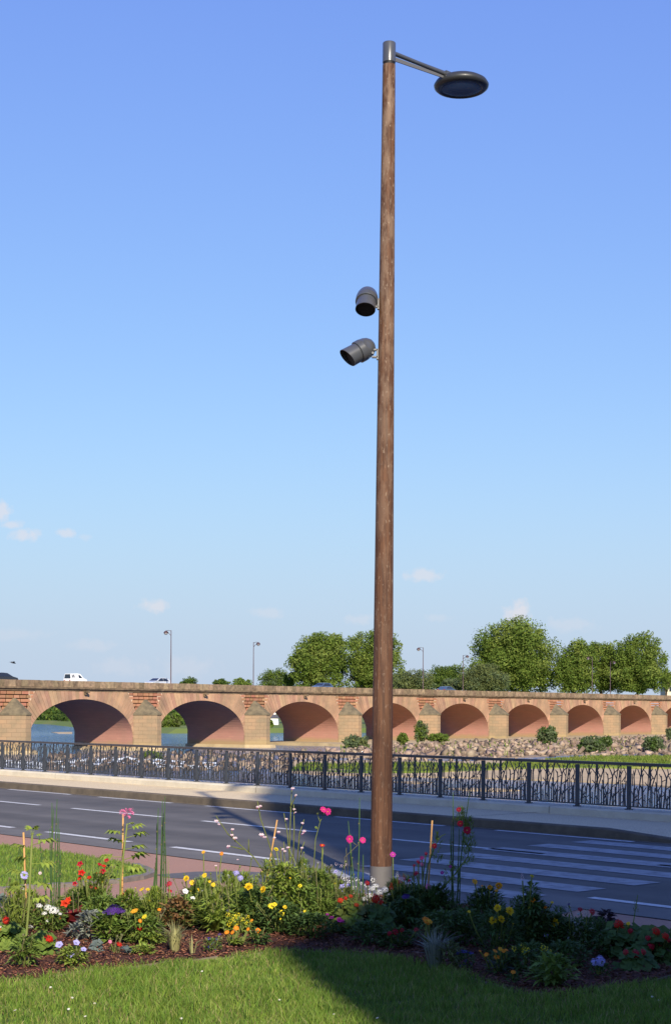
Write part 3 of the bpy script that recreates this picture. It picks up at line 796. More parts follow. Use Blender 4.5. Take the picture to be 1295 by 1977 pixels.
mb = MB(); zs = [0.24 + (9.30 - 0.24) * i / 14 for i in range(15)]
mb.tube([pole_ring(z) for z in zs], [0.1235 - (0.1235 - 0.0715) * ((z - .24) / 9.06) ** 1.05 for z in zs], 28); shade_flat(lp(mb, 'pole', m_wood))
mb = MB(); mb.tube([pole_ring(-.05), pole_ring(0.245)], .127, 28); shade_flat(lp(mb, 'base_sleeve', m_sleeve))
mb = MB(); mb.tube([pole_ring(9.27), pole_ring(9.335)], .069, 28); shade_flat(lp(mb, 'neck', m_black))
mb = MB(); mb.tube([pole_ring(9.325), pole_ring(9.33), pole_ring(9.545), pole_ring(9.552)], [.068, .0735, .0735, .069], 28); shade_flat(lp(mb, 'cap', m_grey))
HEADC = at(890, 163, 18.32)
hd = (HEADC - pole_ring(9.44)); hd.z = 0; hd.normalize()
A0 = pole_ring(9.455) + hd * .06; A1 = HEADC - hd * .26 + Z * .045
mb = MB(); mb.tube([A0, A0.lerp(A1, .5), A1], [.026, .024, .03], 12); shade_flat(lp(mb, 'arm', m_grey))
mb = MB(); b0_ = A0 - Z * .085; b1_ = A1 - Z * .055
sd = hd.cross(Z); mb.prism([b0_ + sd * .006, b0_ - sd * .006, b0_ - sd * .006 + Z * .045, b0_ + sd * .006 + Z * .045], [b1_ + sd * .006, b1_ - sd * .006, b1_ - sd * .006 + Z * .03, b1_ + sd * .006 + Z * .03])
lp(mb, 'arm_brace', m_zinc, smooth=False)
mb = MB(); mb.box(A1 + hd * .03, .13, .07, .06, (hd, sd, Z)); lp(mb, 'arm_joint', m_grey, smooth=False)
R_ = .323
mb = MB(); mb.lathe([(.02, .085), (.16, .078), (.25, .058), (.30, .028), (R_, -.01), (R_ - .006, -.035), (.295, -.055), (.255, -.066), (.245, -.060), (.235, -.052), (.01, -.05)], 48, Matrix.Translation(HEADC))
hd_o = shade_flat(lp(mb, 'lamp_head', m_dgrey), 50)
mb = MB(); mb.lathe([(.005, -.0525), (.15, -.0535), (.20, -.057), (.232, -.0545)], 40, Matrix.Translation(HEADC), cap=False)
lens_o = mb.build('lens', m_lens, None, True); lens_o.parent = hd_o
def spot(px, py, d, Y, k=1.0):
    c = at(px, py, Y)
    d = Vector(d).normalized()
    M = Matrix.Translation(c) @ d.to_track_quat('Z', 'X').to_matrix().to_4x4() @ Matrix.Diagonal((k, k, k, 1))
    mb = MB(); mb.lathe([(.004, -.175), (.04, -.17), (.075, -.15), (.102, -.115), (.118, -.07), (.124, -.02), (.126, -.018), (.126, .045), (.121, .05)], 32, M)
    h = shade_flat(lp(mb, 'spotlight', m_grey), 40)
    def sub(mb, nm, m):
        o = mb.build(nm, m, None, True); o.parent = h; shade_flat(o, 40)
    mb = MB(); mb.lathe([(.108, .03), (.108, .052)], 32, M, cap=False); sub(mb, 'gasket', m_black)
    n = 32; mb = MB()
    sl = lambda ang: .19 + .03 * math.cos(ang)
    o_ = [M @ Vector((.109 * math.cos(2 * math.pi * i / n), .109 * math.sin(2 * math.pi * i / n), .052)) for i in range(n)]
    o2 = [M @ Vector((.113 * math.cos(2 * math.pi * i / n), .113 * math.sin(2 * math.pi * i / n), sl(2 * math.pi * i / n))) for i in range(n)]
    o3 = [M @ Vector((.107 * math.cos(2 * math.pi * i / n), .107 * math.sin(2 * math.pi * i / n), sl(2 * math.pi * i / n))) for i in range(n)]
    mb.add(o_ + o2 + o3, [(r * n + i, r * n + (i + 1) % n, (r + 1) * n + (i + 1) % n, (r + 1) * n + i) for r in (0, 1) for i in range(n)])
    sub(mb, 'hood', m_grey)
    mb = MB(); mb.lathe([(.1065, .155), (.095, .06), (.02, .05)], 32, M); sub(mb, 'lens', m_black)
    zp = c.z - .02; pr = .1235 - .052 * (zp / 9.5)
    w = pole_ring(zp) + Vector((-pr, 0, 0))
    mb = MB(); mb.box(w + Vector((-.008, 0, 0)), .02, .05, .12); mb.box(w + Vector((-.04, 0, .05)), .06, .05, .018); mb.box(w + Vector((-.04, 0, -.03)), .06, .05, .018)
    mb.tube([w + Vector((-.06, -.04, .01)), w + Vector((-.06, .04, .01))], .014, 8); mb.tube([w + Vector((-.06, 0, .01)), c - d * .06], .022, 8)
    sub(mb, 'bracket', m_zinc)
spot(708, 579, (-.10, -.66, -.74), 17.50)
spot(697, 677, (-.80, -.30, -.50), 17.52)

# ================================================================ LAWNS AND FLOWER BED GROUND
bed_px_back = [(-150, 1778), (0, 1762), (150, 1750), (300, 1744), (440, 1740), (560, 1737), (690, 1735), (780, 1742), (900, 1756), (1000, 1772), (1100, 1786), (1200, 1804), (1295, 1822), (1450, 1850)]
bed_px_front = [(1450, 1868), (1295, 1893), (1200, 1914), (1130, 1928), (1075, 1936), (1000, 1926), (940, 1907), (860, 1884), (760, 1860), (640, 1846), (520, 1848), (420, 1857), (330, 1867), (180, 1883), (0, 1907), (-150, 1932)]
bed_back = [tuple(g(*q).xy) for q in bed_px_back]; bed_front = [tuple(g(*q).xy) for q in bed_px_front]
bed_poly = bed_back + bed_front
BLIFT = 0.035
m_mulch = mat('bark_mulch', (0.14, 0.062, 0.042), 0.95, (0.065, 0.029, 0.020), 60, 5, 0.9, 120, bdist=0.02, spec=0.1)
bed = sheet('flower_bed', bed_poly, lambda x, y: z0(x, y) + BLIFT + .012 * math.sin(3.1 * x) * math.cos(2.3 * y), m_mulch, .18, .06)
tag(bed, kind='structure')
m_turf = mat('lawn_soil', (0.075, 0.115, 0.022), 0.95, (0.055, 0.085, 0.018), 14, 5, .5, 90)
lawn_poly = [(x, y + .25) for x, y in reversed(bed_front)] + [(14, bed_front[0][1] + 1.2), (14, -6), (-14, -6), (-14, bed_front[-1][1] + 3.0)]
lawn_poly = [(x, y + .25) for x, y in reversed(bed_front)]
lawn_poly = [(-14, bed_front[-1][1] - 3)] + lawn_poly + [(14, bed_front[0][1] - 2), (14, -5), (-14, -5)]
tag(sheet('lawn', lawn_poly, lambda x, y: z0(x, y) + .010, m_turf, .8), kind='structure')
patch_px = [(-160, 1618), (0, 1634), (100, 1646), (200, 1661), (262, 1674), (290, 1686), (291, 1693), (270, 1699), (225, 1706), (120, 1714), (0, 1722), (-160, 1732)]
patch_poly = [tuple(g(*q).xy) for q in patch_px]
tag(sheet('lawn', patch_poly, lambda x, y: z0(x, y) + .018, m_turf, .6, .03), kind='structure')
# stone edging round the lawn patch, block by block
m_edge = mat('edging_stone', (0.21, 0.18, 0.155), .9, (.15, .13, .115), 8, 5, .4, 60, objrand=.15)
edge_root = tag(empty('lawn_edging', (*patch_poly[6], 0)), 'low grey stone edging round the rear lawn corner', 'edging')
def edging(pts, w, h, seg, m, root, name):
    i = 0
    for a, b in zip(pts[:-1], pts[1:]):
        a, b = Vector(a), Vector(b); L_ = (b - a).length; n = max(1, round(L_ / seg))
        d = (b - a) / n
        for j in range(n):
            c = a + d * (j + .5); zz = z0(c.x, c.y)
            mb = MB(); dd = Vector((d.x, d.y, 0)).normalized(); mb.box((c.x, c.y, zz + h / 2 - .02 + random.uniform(-.004, .004)), d.length - .01, w, h + .04, (dd, dd.cross(Z), Z))
            o = mb.build(name, m); o.parent = root; o.matrix_parent_inverse = Matrix.Translation(-Vector(root.location))
edging([patch_poly[i] for i in (4, 5, 6, 7, 8, 9, 10, 11)], .09, .05, .5, m_edge, edge_root, 'edging_block')
er = tag(empty('bed_edging', (*bed_front[5], 0)), 'thin pale timber edging strip between flower bed and front lawn', 'edging')
edging([(x, y) for x, y in bed_front], .012, .035, 1.2, mat('edging_timber', (.22, .17, .12), .9, (.15, .12, .085), 10, 4), er, 'edging_board')

def blades(name, P, H, W, mats, lean=.5, seed=1):
    r = np.random.default_rng(seed); n = len(P)
    az = r.uniform(0, 2 * np.pi, n); ln = r.uniform(.1, lean, n); h = H * r.uniform(.55, 1.25, n); w = W * r.uniform(.7, 1.3, n)
    la = r.uniform(0, 2 * np.pi, n)
    sx, sy = np.cos(az) * w / 2, np.sin(az) * w / 2
    dx, dy = np.cos(la) * ln * h, np.sin(la) * ln * h
    V = np.zeros((n, 5, 3))
    V[:, 0] = P + np.stack([sx, sy, np.full(n, -.005)], 1); V[:, 1] = P + np.stack([-sx, -sy, np.full(n, -.005)], 1)
    mid = P + np.stack([dx * .35, dy * .35, h * .6], 1)
    V[:, 2] = mid + np.stack([sx * .8, sy * .8, 0 * sx], 1); V[:, 3] = mid - np.stack([sx * .8, sy * .8, 0 * sx], 1)
    V[:, 4] = P + np.stack([dx, dy, h], 1)
    base = np.arange(n)[:, None, None] * 5
    Fc = (np.array([[0, 1, 3], [0, 3, 2], [2, 3, 4]])[None] + base).reshape(-1, 3)
    mi = np.repeat(r.integers(0, len(mats), n), 3) if len(mats) > 1 else None
    return fast_mesh(name, V.reshape(-1, 3), Fc, mats, mi=mi)
m_gr1 = mat('grass_blade', (0.175, 0.265, 0.034), .7, (0.125, 0.21, 0.028), 2.6, 5, island=.3, hue=.02, translucent=.35, spec=.2)
m_gr2 = mat('grass_blade_pale', (0.25, 0.30, 0.07), .7, (0.18, 0.26, 0.045), 1.3, 4, island=.3, hue=.02, translucent=.35, spec=.2)
m_grd = mat('grass_blade_dry', (0.34, 0.30, 0.13), .8, (0.26, 0.22, 0.09), 3, 3, island=.3, translucent=.3, spec=.1)
n = 190000
X = rng.uniform(-3.6, 3.6, n); Y = rng.uniform(7.4, 12.9, n)
ok = inpoly(X, Y, lawn_poly) & ~inpoly(X, Y, [(x, y + .05 + .03 * math.sin(9 * x) + .02 * math.sin(23 * x)) for x, y in bed_poly]) & (np.abs(X) < Y * .23 + .5)
X, Y = X[ok], Y[ok]
gh = .058 * (1 + .35 * np.sin(X * 7 + 2 * np.sin(Y * 5)) * np.cos(Y * 9 + np.sin(X * 11)) + .25 * np.sin(X * 2.1 + Y * 1.7))
tag(blades('grass', np.stack([X, Y, z0v(X, Y) + .01], 1), gh, .0055, [m_gr1] * 8 + [m_gr2] * 3 + [m_grd], .9, 3), 'mown green grass of the front lawn', 'grass', kind='stuff')
n = 60000
X = rng.uniform(-7.5, -1.5, n); Y = rng.uniform(15, 26, n)
ok = inpoly(X, Y, patch_poly) & (X > -Y * .24 - .4); X, Y = X[ok], Y[ok]
tag(blades('grass', np.stack([X, Y, z0v(X, Y) + .02], 1), .045, .009, [m_gr1, m_gr1, m_gr2], .8, 4), 'mown green grass of the lawn patch by the road', 'grass', kind='stuff')
# turf on the river bar
n = 60000
tp = pxpoly([(560, 1486), (700, 1490), (800, 1491), (900, 1487), (1000, 1483), (1100, 1481), (1295, 1483), (1500, 1484), (1500, 1461), (1200, 1461), (1120, 1462.5), (1050, 1468), (950, 1476), (800, 1475), (580, 1476)], WZ + .2)
xs = [p[0] for p in tp]; ys = [p[1] for p in tp]
X = rng.uniform(min(xs), max(xs), n); Y = rng.uniform(min(ys), max(ys), n)
nz_ = np.sin(X * .45 + 1) * np.cos(Y * .33) + .6 * np.sin(X * 1.3 + Y * .9)
ok = inpoly(X, Y, tp) & (nz_ > -.35); X, Y = X[ok], Y[ok]
m_gr3 = mat('bar_grass', (0.12, 0.19, 0.025), .8, (0.19, 0.21, 0.05), .25, 4, island=.3, hue=.02, translucent=.3, spec=.1)
tag(blades('grass', np.stack([X, Y, np.full(len(X), WZ + .2)], 1), .32, .12, [m_gr3], .9, 5), 'rough green grass on the gravel bar in the river', 'grass', kind='stuff')
# bark chips
def chips():
    n = 26000
    xs = [p[0] for p in bed_poly]; ys = [p[1] for p in bed_poly]
    X = rng.uniform(max(min(xs), -4), min(max(xs), 4), n); Y = rng.uniform(min(ys), max(ys), n)
    ok = inpoly(X, Y, bed_poly); X, Y = X[ok], Y[ok]; n = len(X)
    P = np.stack([X, Y, z0v(X, Y) + BLIFT + .012 * np.sin(3.1 * X) * np.cos(2.3 * Y) + rng.uniform(.0, .014, n)], 1)
    az = rng.uniform(0, 2 * np.pi, n); L_ = rng.uniform(.012, .04, n); W_ = rng.uniform(.005, .014, n); ti = rng.normal(0, .35, n)
    d = np.stack([np.cos(az) * np.cos(ti), np.sin(az) * np.cos(ti), np.sin(ti)], 1); s_ = np.stack([-np.sin(az), np.cos(az), rng.normal(0, .3, n)], 1)
    V = np.zeros((n, 4, 3)); V[:, 0] = P - d * L_[:, None]; V[:, 1] = P + d * L_[:, None]; V[:, 2] = P + s_ * W_[:, None]; V[:, 3] = P - s_ * W_[:, None] + np.array([0, 0, .008])
    Fc = (np.array([[0, 2, 1], [0, 1, 3], [0, 3, 2], [1, 2, 3]])[None] + np.arange(n)[:, None, None] * 4).reshape(-1, 3)
    m = mat('bark_chip', (0.23, 0.105, 0.068), .9, (0.12, 0.052, 0.034), 30, 3, island=.45, hue=.015, spec=.1)
    return fast_mesh('bark_mulch', V.reshape(-1, 3), Fc, m)
tag(chips(), 'reddish brown bark mulch covering the flower bed', 'mulch', kind='stuff')

# ================================================================ TREES AND BUSHES
def leafmat(name, c, c2, tr=.4, isl=.22, hue=.015): return mat(name, c, .75, c2, .12, 3, island=isl, hue=hue, translucent=tr, spec=.15)
m_plane = leafmat('plane_tree_leaf', (0.15, 0.21, 0.036), (0.12, 0.18, 0.03))
m_plane2 = leafmat('plane_tree_leaf_light', (0.22, 0.275, 0.06), (0.18, 0.235, 0.045))
m_dark = leafmat('dark_tree_leaf', (0.08, 0.13, 0.028), (0.065, 0.11, 0.024))
m_willow = leafmat('willow_leaf', (0.16, 0.185, 0.060), (0.125, 0.155, 0.05))
m_grayw = leafmat('grey_willow_leaf', (0.14, 0.18, 0.085), (0.11, 0.15, 0.065))
m_trunk = mat('tree_bark', (0.10, 0.08, 0.055), .95, (0.065, 0.05, 0.035), 1.5, 5, .5, 4)
def leaf_cloud(blobs, n, size, seed, fill=.25, lump=.30, nsub=48):
    """blobs: (x,y,z,rx,ry,rz); leaves on lumpy sub-blobs, so the crown has clumps, gaps and an uneven outline"""
    r = np.random.default_rng(seed)
    vol = np.array([b[3] * b[4] * b[5] for b in blobs]); vol = vol ** .67; vol /= vol.sum()
    C = []; R = []
    for b, v in zip(blobs, vol):
        m = max(6, int(nsub * len(blobs) * v))
        d = r.normal(size=(m, 3)); d /= np.linalg.norm(d, axis=1)[:, None]
        rad = r.uniform(fill, .92, m) ** .6
        C.append(np.array(b[:3]) + d * rad[:, None] * np.array(b[3:]))
        R.append(lump * r.uniform(.6, 1.25, m)[:, None] * np.array(b[3:]))
    C = np.concatenate(C); R = np.concatenate(R)
    w = np.prod(R, axis=1) ** .67; w /= w.sum()
    k = r.choice(len(C), n, p=w)
    d = r.normal(size=(n, 3)); d /= np.linalg.norm(d, axis=1)[:, None]
    P = C[k] + d * R[k] * r.uniform(.5, 1.05, n)[:, None]
    nn = d + .55 * r.normal(size=(n, 3)); nn /= np.linalg.norm(nn, axis=1)[:, None]
    a = np.cross(nn, r.normal(size=(n, 3))); a /= np.linalg.norm(a, axis=1)[:, None]; b = np.cross(nn, a)
    s = size * r.uniform(.6, 1.3, n)[:, None]
    V = np.zeros((n, 4, 3)); V[:, 0] = P + a * s; V[:, 1] = P + b * s * .55; V[:, 2] = P - a * s; V[:, 3] = P - b * s * .55
    Fc = (np.array([[0, 1, 2], [0, 2, 3]])[None] + np.arange(n)[:, None, None] * 4).reshape(-1, 3)
    cid = r.integers(0, 1000, len(C))[k]
    return V.reshape(-1, 3), Fc, np.repeat(cid, 2)
def tree(name, label, px, Y, gz, blobs_px, n, size, mats, trunks=None, seed=0, cat='tree', group=None, twr=None, **kw):
    k = Y / F
    base = at(px, HOR, Y); base.z = gz
    blobs = []
    if cat == 'tree':
        x0_ = min(q[0] - q[2] for q in blobs_px); x1_ = max(q[0] + q[2] for q in blobs_px); w_ = (x1_ - x0_) / 2; mid_ = (x0_ + x1_) / 2; yb_ = max(q[1] + q[3] for q in blobs_px)
        if w_ > 20 and yb_ > 1312 and not name.startswith('slender'): blobs_px = list(blobs_px) + [(mid_ - w_ * .42, 1318, w_ * .5, 22), (mid_ + w_ * .42, 1318, w_ * .5, 22), (mid_, 1314, w_ * .6, 24)]
    for (x, y, rx, ry) in blobs_px:
        c = at(x, y, Y); blobs.append((c.x, c.y + (random.random() - .5) * rx * k * .4, c.z, rx * k, rx * k * .85, ry * k))
    root = tag(empty(name, base), label, cat, group)
    if cat == 'tree': n, size, blobs = int(n * 3.2), size * .60, [(b[0], b[1], b[2], b[3] * 1.14, b[4] * 1.1, b[5] * 1.08) for b in blobs]
    V, Fc, cid = leaf_cloud(blobs, n, size, seed, **kw)
    mi = np.where(cid % 3 == 0, 1, 0) if len(mats) > 1 else None
    o = fast_mesh('crown', V - np.array(base), Fc, mats, root, mi=mi)
    mb = MB()
    for tx in (trunks or [px]):
        b = at(tx, HOR, Y); b.z = gz - .3
        tw = twr or .35
        tb = max(blobs, key=lambda q: -abs(q[0] - b.x))
        top = Vector((tb[0], tb[1], tb[2]))
        mid = b.lerp(top, .45) + Vector((random.uniform(-.05, .05) * (top - b).length, 0, 0))
        mb.tube([b - Vector(base), mid - Vector(base), top - Vector(base)], [tw, tw * .72, tw * .25], 7)
        for _ in range(6):
            q = random.choice(blobs); e = Vector((q[0] + random.uniform(-.6, .6) * q[3], q[1] + random.uniform(-.5, .5) * q[4], q[2] + random.uniform(-.2, .6) * q[5]))
            st = b.lerp(mid, random.uniform(.5, 1)) if random.random() < .5 else mid.lerp(top, random.uniform(0, .6))
            mb.tube([st - Vector(base), st.lerp(e, .5) + Z * .5 - Vector(base), e - Vector(base)], [tw * .45, tw * .28, tw * .08], 5)
    mb.build('trunk', m_trunk, root, True)
    return root
FG = -2.6
PL_ = [m_plane, m_plane2]
def T(name, label, px, Y, blobs, n, size=.55, mats=None, seed=1, **kw): return tree(name, label, px, Y * 1.18, kw.pop('gz', FG), blobs, n, size, mats or PL_, seed=seed, **kw)
T('plane_tree', 'broad leafy tree behind the bridge, left of the lamp post', 606, 430, [(605, 1275, 42, 40), (625, 1250, 34, 28), (585, 1290, 28, 30), (640, 1262, 28, 34), (650, 1250, 20, 26)], 9000, .6, seed=21, trunks=[606], twr=.5)
T('plane_tree', 'tall leafy tree behind the bridge partly hidden by the lamp post', 708, 440, [(705, 1255, 40, 40), (735, 1265, 36, 44), (690, 1285, 30, 30), (720, 1300, 40, 28), (762, 1245, 14, 26), (760, 1295, 26, 32)], 10000, .6, seed=22, trunks=[712, 728], twr=.5)
T('slender_tree', 'thin many-stemmed dark tree in the gap between the two broad trees', 655, 450, [(655, 1285, 14, 22), (648, 1268, 12, 16), (664, 1298, 8, 14)], 1300, .5, [m_dark], seed=23, trunks=[651, 655, 660], twr=.22)
T('plane_tree', 'huge round-crowned tree rising above the bridge, largest of all', 992, 430, [(990, 1245, 62, 50), (1020, 1265, 52, 52), (950, 1270, 44, 50), (990, 1290, 70, 42), (1045, 1285, 30, 42), (985, 1225, 34, 30)], 16000, .62, seed=24, twr=.6)
T('plane_tree', 'smaller pointed tree just right of the huge round tree', 1110, 425, [(1108, 1285, 34, 42), (1118, 1262, 22, 24), (1095, 1302, 30, 34), (1130, 1300, 22, 32)], 6500, .58, seed=25)
T('plane_tree', 'open-crowned tree between two bridge lamps at the right', 1162, 435, [(1160, 1272, 26, 32), (1150, 1258, 18, 20), (1172, 1295, 24, 34), (1185, 1262, 16, 22)], 5200, .55, seed=26)
T('plane_tree', 'tall wide tree at the right edge beside the pale house', 1228, 430, [(1228, 1275, 40, 44), (1240, 1248, 30, 26), (1205, 1270, 26, 36), (1262, 1280, 24, 44), (1230, 1305, 54, 28)], 10000, .58, seed=27, twr=.5)
T('willow_tree', 'olive rounded willow in front of the huge round tree', 938, 375, [(935, 1312, 42, 30), (915, 1320, 26, 24), (960, 1318, 22, 24)], 5500, .42, [m_willow, m_grayw], seed=28)
T('willow_tree', 'low olive willow just right of the lamp post', 800, 400, [(800, 1322, 30, 18), (775, 1325, 24, 14), (825, 1326, 18, 12)], 3000, .45, [m_willow, m_grayw], seed=29)
T('oak_tree', 'dark green mid-sized tree between the lamp and the olive willow', 858, 470, [(850, 1305, 26, 20), (878, 1300, 22, 18), (838, 1298, 12, 12), (862, 1318, 36, 14)], 3600, .55, [m_dark, m_plane], seed=30)
T('grey_willow', 'small grey-green willow left of the olive willow', 874, 380, [(874, 1322, 17, 14)], 1400, .42, [m_grayw], seed=31)
T('round_tree', 'small round tree top seen over the parapet beside the first lamp', 365, 620, [(365, 1318, 15, 10), (360, 1322, 12, 8)], 900, .6, [m_dark, m_plane], seed=32)
T('round_tree', 'small flat tree top over the parapet between the first two lamps', 428, 620, [(425, 1319, 12, 8), (436, 1320, 8, 6)], 700, .6, [m_dark, m_plane], seed=33)
T('round_tree', 'small tree top touching the second bridge lamp', 466, 600, [(462, 1317, 12, 8), (476, 1318, 10, 7), (468, 1322, 16, 6)], 800, .6, [m_plane], seed=34)
T('young_tree', 'young bushy tree in front of the broad tree, right of the second lamp', 525, 470, [(523, 1312, 12, 12), (550, 1310, 14, 12), (535, 1320, 26, 10), (505, 1322, 10, 6)], 2400, .5, [m_plane, m_grayw], seed=35)
for i, (x, y, rx, ry, Y_, lab) in enumerate([(560, 1312, 10, 16, 440, 'thin tree at the left foot of the broad tree'), (1285, 1312, 10, 20, 450, 'narrow tree half hidden at the extreme right')]):
    T('young_tree', lab + ' beyond the bridge', x, Y_, [(x, y, rx, ry)], 900, .5, [m_plane], seed=40 + i)
# wooded far bank seen through the first arches
def wood_mass():
    bl = []
    for i in range(46):
        t = i / 45
        x, y = -140 + 95 * t + random.uniform(-6, 6), 690 - 260 * t + random.uniform(0, 30)
        bl.append((x, y, -1.5 + random.uniform(-.5, 2.5), 9, 9, 5.5 + random.uniform(-1, 2)))
    V, Fc, cid = leaf_cloud(bl, 16000, .75, 77, nsub=16)
    return fast_mesh('riverside_wood', V, Fc, [m_dark, m_plane], mi=np.where(cid % 3 == 0, 1, 0))
tag(wood_mass(), 'dense wood on the far river bank seen through the left arches', 'wood', kind='stuff')
for i, (x, y, rx, ry, Yb, lab) in enumerate([(318, 1396, 12, 18, 372, 'leafy bush on the far bank seen through the second arch, left half'), (338, 1392, 14, 20, 378, 'taller leafy bush on the far bank seen through the second arch'), (308, 1385, 16, 20, 395, 'bush at the left side of the second arch opening'),
                                          (519, 1400, 8, 14, 378, 'narrow bush on the far bank seen through the third arch')]):
    tree('riverside_bush', lab, x, Yb * 1.06, -2.8, [(x, y, rx, ry)], 1500, .42, [m_plane, m_willow], seed=60 + i, cat='bush', twr=.08)
# bushes on the riprap
for i, (x, y, rx, ry, Yb, gz, n, ms, lab) in enumerate([
        (688, 1437, 26, 18, 208, -4.0, 3200, [m_grayw, m_willow], 'large grey-green willow bush on the rocks left of the lamp post'),
        (776, 1425, 11, 10, 228, -4.0, 900, [m_plane], 'small bright green bush on the rocks right of the lamp post'),
        (813, 1412, 14, 22, 232, -3.9, 1500, [m_grayw, m_plane], 'tall feathery bush against the fifth pier'),
        (1056, 1420, 19, 18, 235, -3.8, 2400, [m_grayw, m_dark], 'grey-green bush in front of the seventh pier'),
        (1142, 1439, 26, 17, 196, -4.1, 3000, [m_grayw, m_dark], 'widest low bush at the water edge of the rocks'),
        (1168, 1431, 13, 11, 206, -4.0, 1100, [m_dark, m_grayw], 'small dark bush tucked behind the widest low bush'),
        (1262, 1437, 20, 16, 200, -4.1, 2200, [m_grayw, m_dark], 'rounded bush on the rocks near the right edge'),
        (1292, 1415, 8, 12, 245, -3.9, 600, [m_grayw], 'thin bush at the pier on the right edge'),
        (845, 1424, 22, 8, 232, -4.0, 1500, [m_plane], 'flat bright green clump on the rocks in front of the fifth arch'),
        (297, 1464, 20, 15, 165, -4.4, 1800, [m_plane, m_dark], 'dark bush in the shallows behind the sunlit railing')]):
    tree('riverside_bush', lab, x, Yb * 1.09, gz + .6, [(x, y, rx, ry), (x - rx * .4, y + ry * .3, rx * .6, ry * .6), (x + rx * .4, y + ry * .3, rx * .6, ry * .6)], n, .2, ms, seed=80 + i, cat='bush', twr=.05)

# ================================================================ ROCKS
m_rock = mat('riprap_rock', (0.33, 0.25, 0.185), .95, (0.19, 0.14, 0.10), .9, 5, .5, 4, objrand=.35, hue=.015, spec=.1)
m_rockf = mat('riprap_rubble', (0.31, 0.23, 0.165), .95, (0.15, 0.11, 0.08), .9, 5, .5, 4, island=.55, hue=.015, spec=.1)
def ico():
    p = (1 + 5 ** .5) / 2
    v = np.array([(-1, p, 0), (1, p, 0), (-1, -p, 0), (1, -p, 0), (0, -1, p), (0, 1, p), (0, -1, -p), (0, 1, -p), (p, 0, -1), (p, 0, 1), (-p, 0, -1), (-p, 0, 1)], float)
    f = [(0, 11, 5), (0, 5, 1), (0, 1, 7), (0, 7, 10), (0, 10, 11), (1, 5, 9), (5, 11, 4), (11, 10, 2), (10, 7, 6), (7, 1, 8), (3, 9, 4), (3, 4, 2), (3, 2, 6), (3, 6, 8), (3, 8, 9), (4, 9, 5), (2, 4, 11), (6, 2, 10), (8, 6, 7), (9, 8, 1)]
    return v / np.linalg.norm(v[0]), np.array(f)
ICV, ICF = ico()
CUB = np.array([(x, y, z) for z in (-1, 1) for y in (-1, 1) for x in (-1, 1)], float) * .62
CUF = np.array([(0, 2, 3), (0, 3, 1), (4, 5, 7), (4, 7, 6), (0, 1, 5), (0, 5, 4), (2, 6, 7), (2, 7, 3), (0, 4, 6), (0, 6, 2), (1, 3, 7), (1, 7, 5)])
def rockv(r):                           # angular broken stone: a skewed, chipped block turned at random
    v = CUB * np.array([r.uniform(.7, 1.5), r.uniform(.7, 1.3), r.uniform(.45, .9)]) + r.normal(0, .17, (8, 3))
    v[r.integers(0, 8)] *= .55
    a, b, c = r.uniform(0, 6.28), r.normal(0, .5), r.normal(0, .5)
    Rz = np.array([[np.cos(a), -np.sin(a), 0], [np.sin(a), np.cos(a), 0], [0, 0, 1]]); Rx = np.array([[1, 0, 0], [0, np.cos(b), -np.sin(b)], [0, np.sin(b), np.cos(b)]]); Ry = np.array([[np.cos(c), 0, np.sin(c)], [0, 1, 0], [-np.sin(c), 0, np.cos(c)]])
    return v @ (Rz @ Rx @ Ry).T
ICF = CUF
rr_ = np.random.default_rng(5)
rock_me = [fast_mesh('boulder', rockv(rr_), ICF, m_rock, link=False) for _ in range(8)]
def riprap_z(x, y):
    s_ = (Vector((x, y, 0)) - B0).dot(BN)          # negative in front of the bridge
    t = min(1, max(0, (s_ + 75) / 66.0))
    return WZ - .25 + 0.5 * min(1, t * 2.2)
rip_near = [tuple(gp(x, y, WZ).xy) for x, y in [(545, 1462), (650, 1463), (760, 1464), (900, 1465), (1030, 1462), (1120, 1457), (1295, 1455), (1500, 1453)]]
rip_far = [tuple(br(s_, -11.5, 0).xy) for s_ in (280, 220, 170, 130, 100, 72)]
rip_poly = rip_near + rip_far
m_ripg = mat('riprap_ground', (0.30, 0.22, 0.15), .95, (0.19, 0.14, 0.09), .5, 6, .6, 3)
tag(sheet('riprap_bank', rip_poly, riprap_z, m_ripg, 5.0, .5), kind='structure')
def rocks():
    xs = [p[0] for p in rip_poly]; ys = [p[1] for p in rip_poly]
    n = 16000
    X = rr_.uniform(min(xs), max(xs), n); Y = rr_.uniform(min(ys), max(ys), n)
    ok = inpoly(X, Y, rip_poly); X, Y = X[ok], Y[ok]
    big = []; V = []; Fc = []; o = 0
    for x, y in zip(X, Y):
        s_ = rr_.uniform(.22, .62) if rr_.random() < .85 else rr_.uniform(.6, 1.05)
        z = riprap_z(x, y) + s_ * .18
        if s_ > .72 and y < 245 and abs(x / y * F) < 660: big.append((x, y, z, s_))
        else:
            V.append(rockv(rr_) * s_ * .72 + np.array([x, y, z])); Fc.append(ICF + o); o += 8
    return big, V, Fc, o
big_r, RV, RF, ro = rocks()
for (px_, py_, nn_) in [((100, 560), (1455, 1489), 430), ((560, 1000), (1464, 1470), 60), ((1040, 1295), (1456, 1462), 60)]:
    for _ in range(nn_):
        q = gp(rr_.uniform(*px_), rr_.uniform(*py_), WZ)
        s_ = rr_.uniform(.15, .6)
        RV.append(rockv(rr_) * s_ + np.array([q.x, q.y, WZ + s_ * .1])); RF.append(ICF + ro); ro += 8
tag(fast_mesh('rubble', np.concatenate(RV), np.concatenate(RF), m_rockf), 'pinkish broken stone rubble along the river and under the bridge', 'rubble', kind='stuff')
big_r.sort(key=lambda q: -q[3] / q[1])
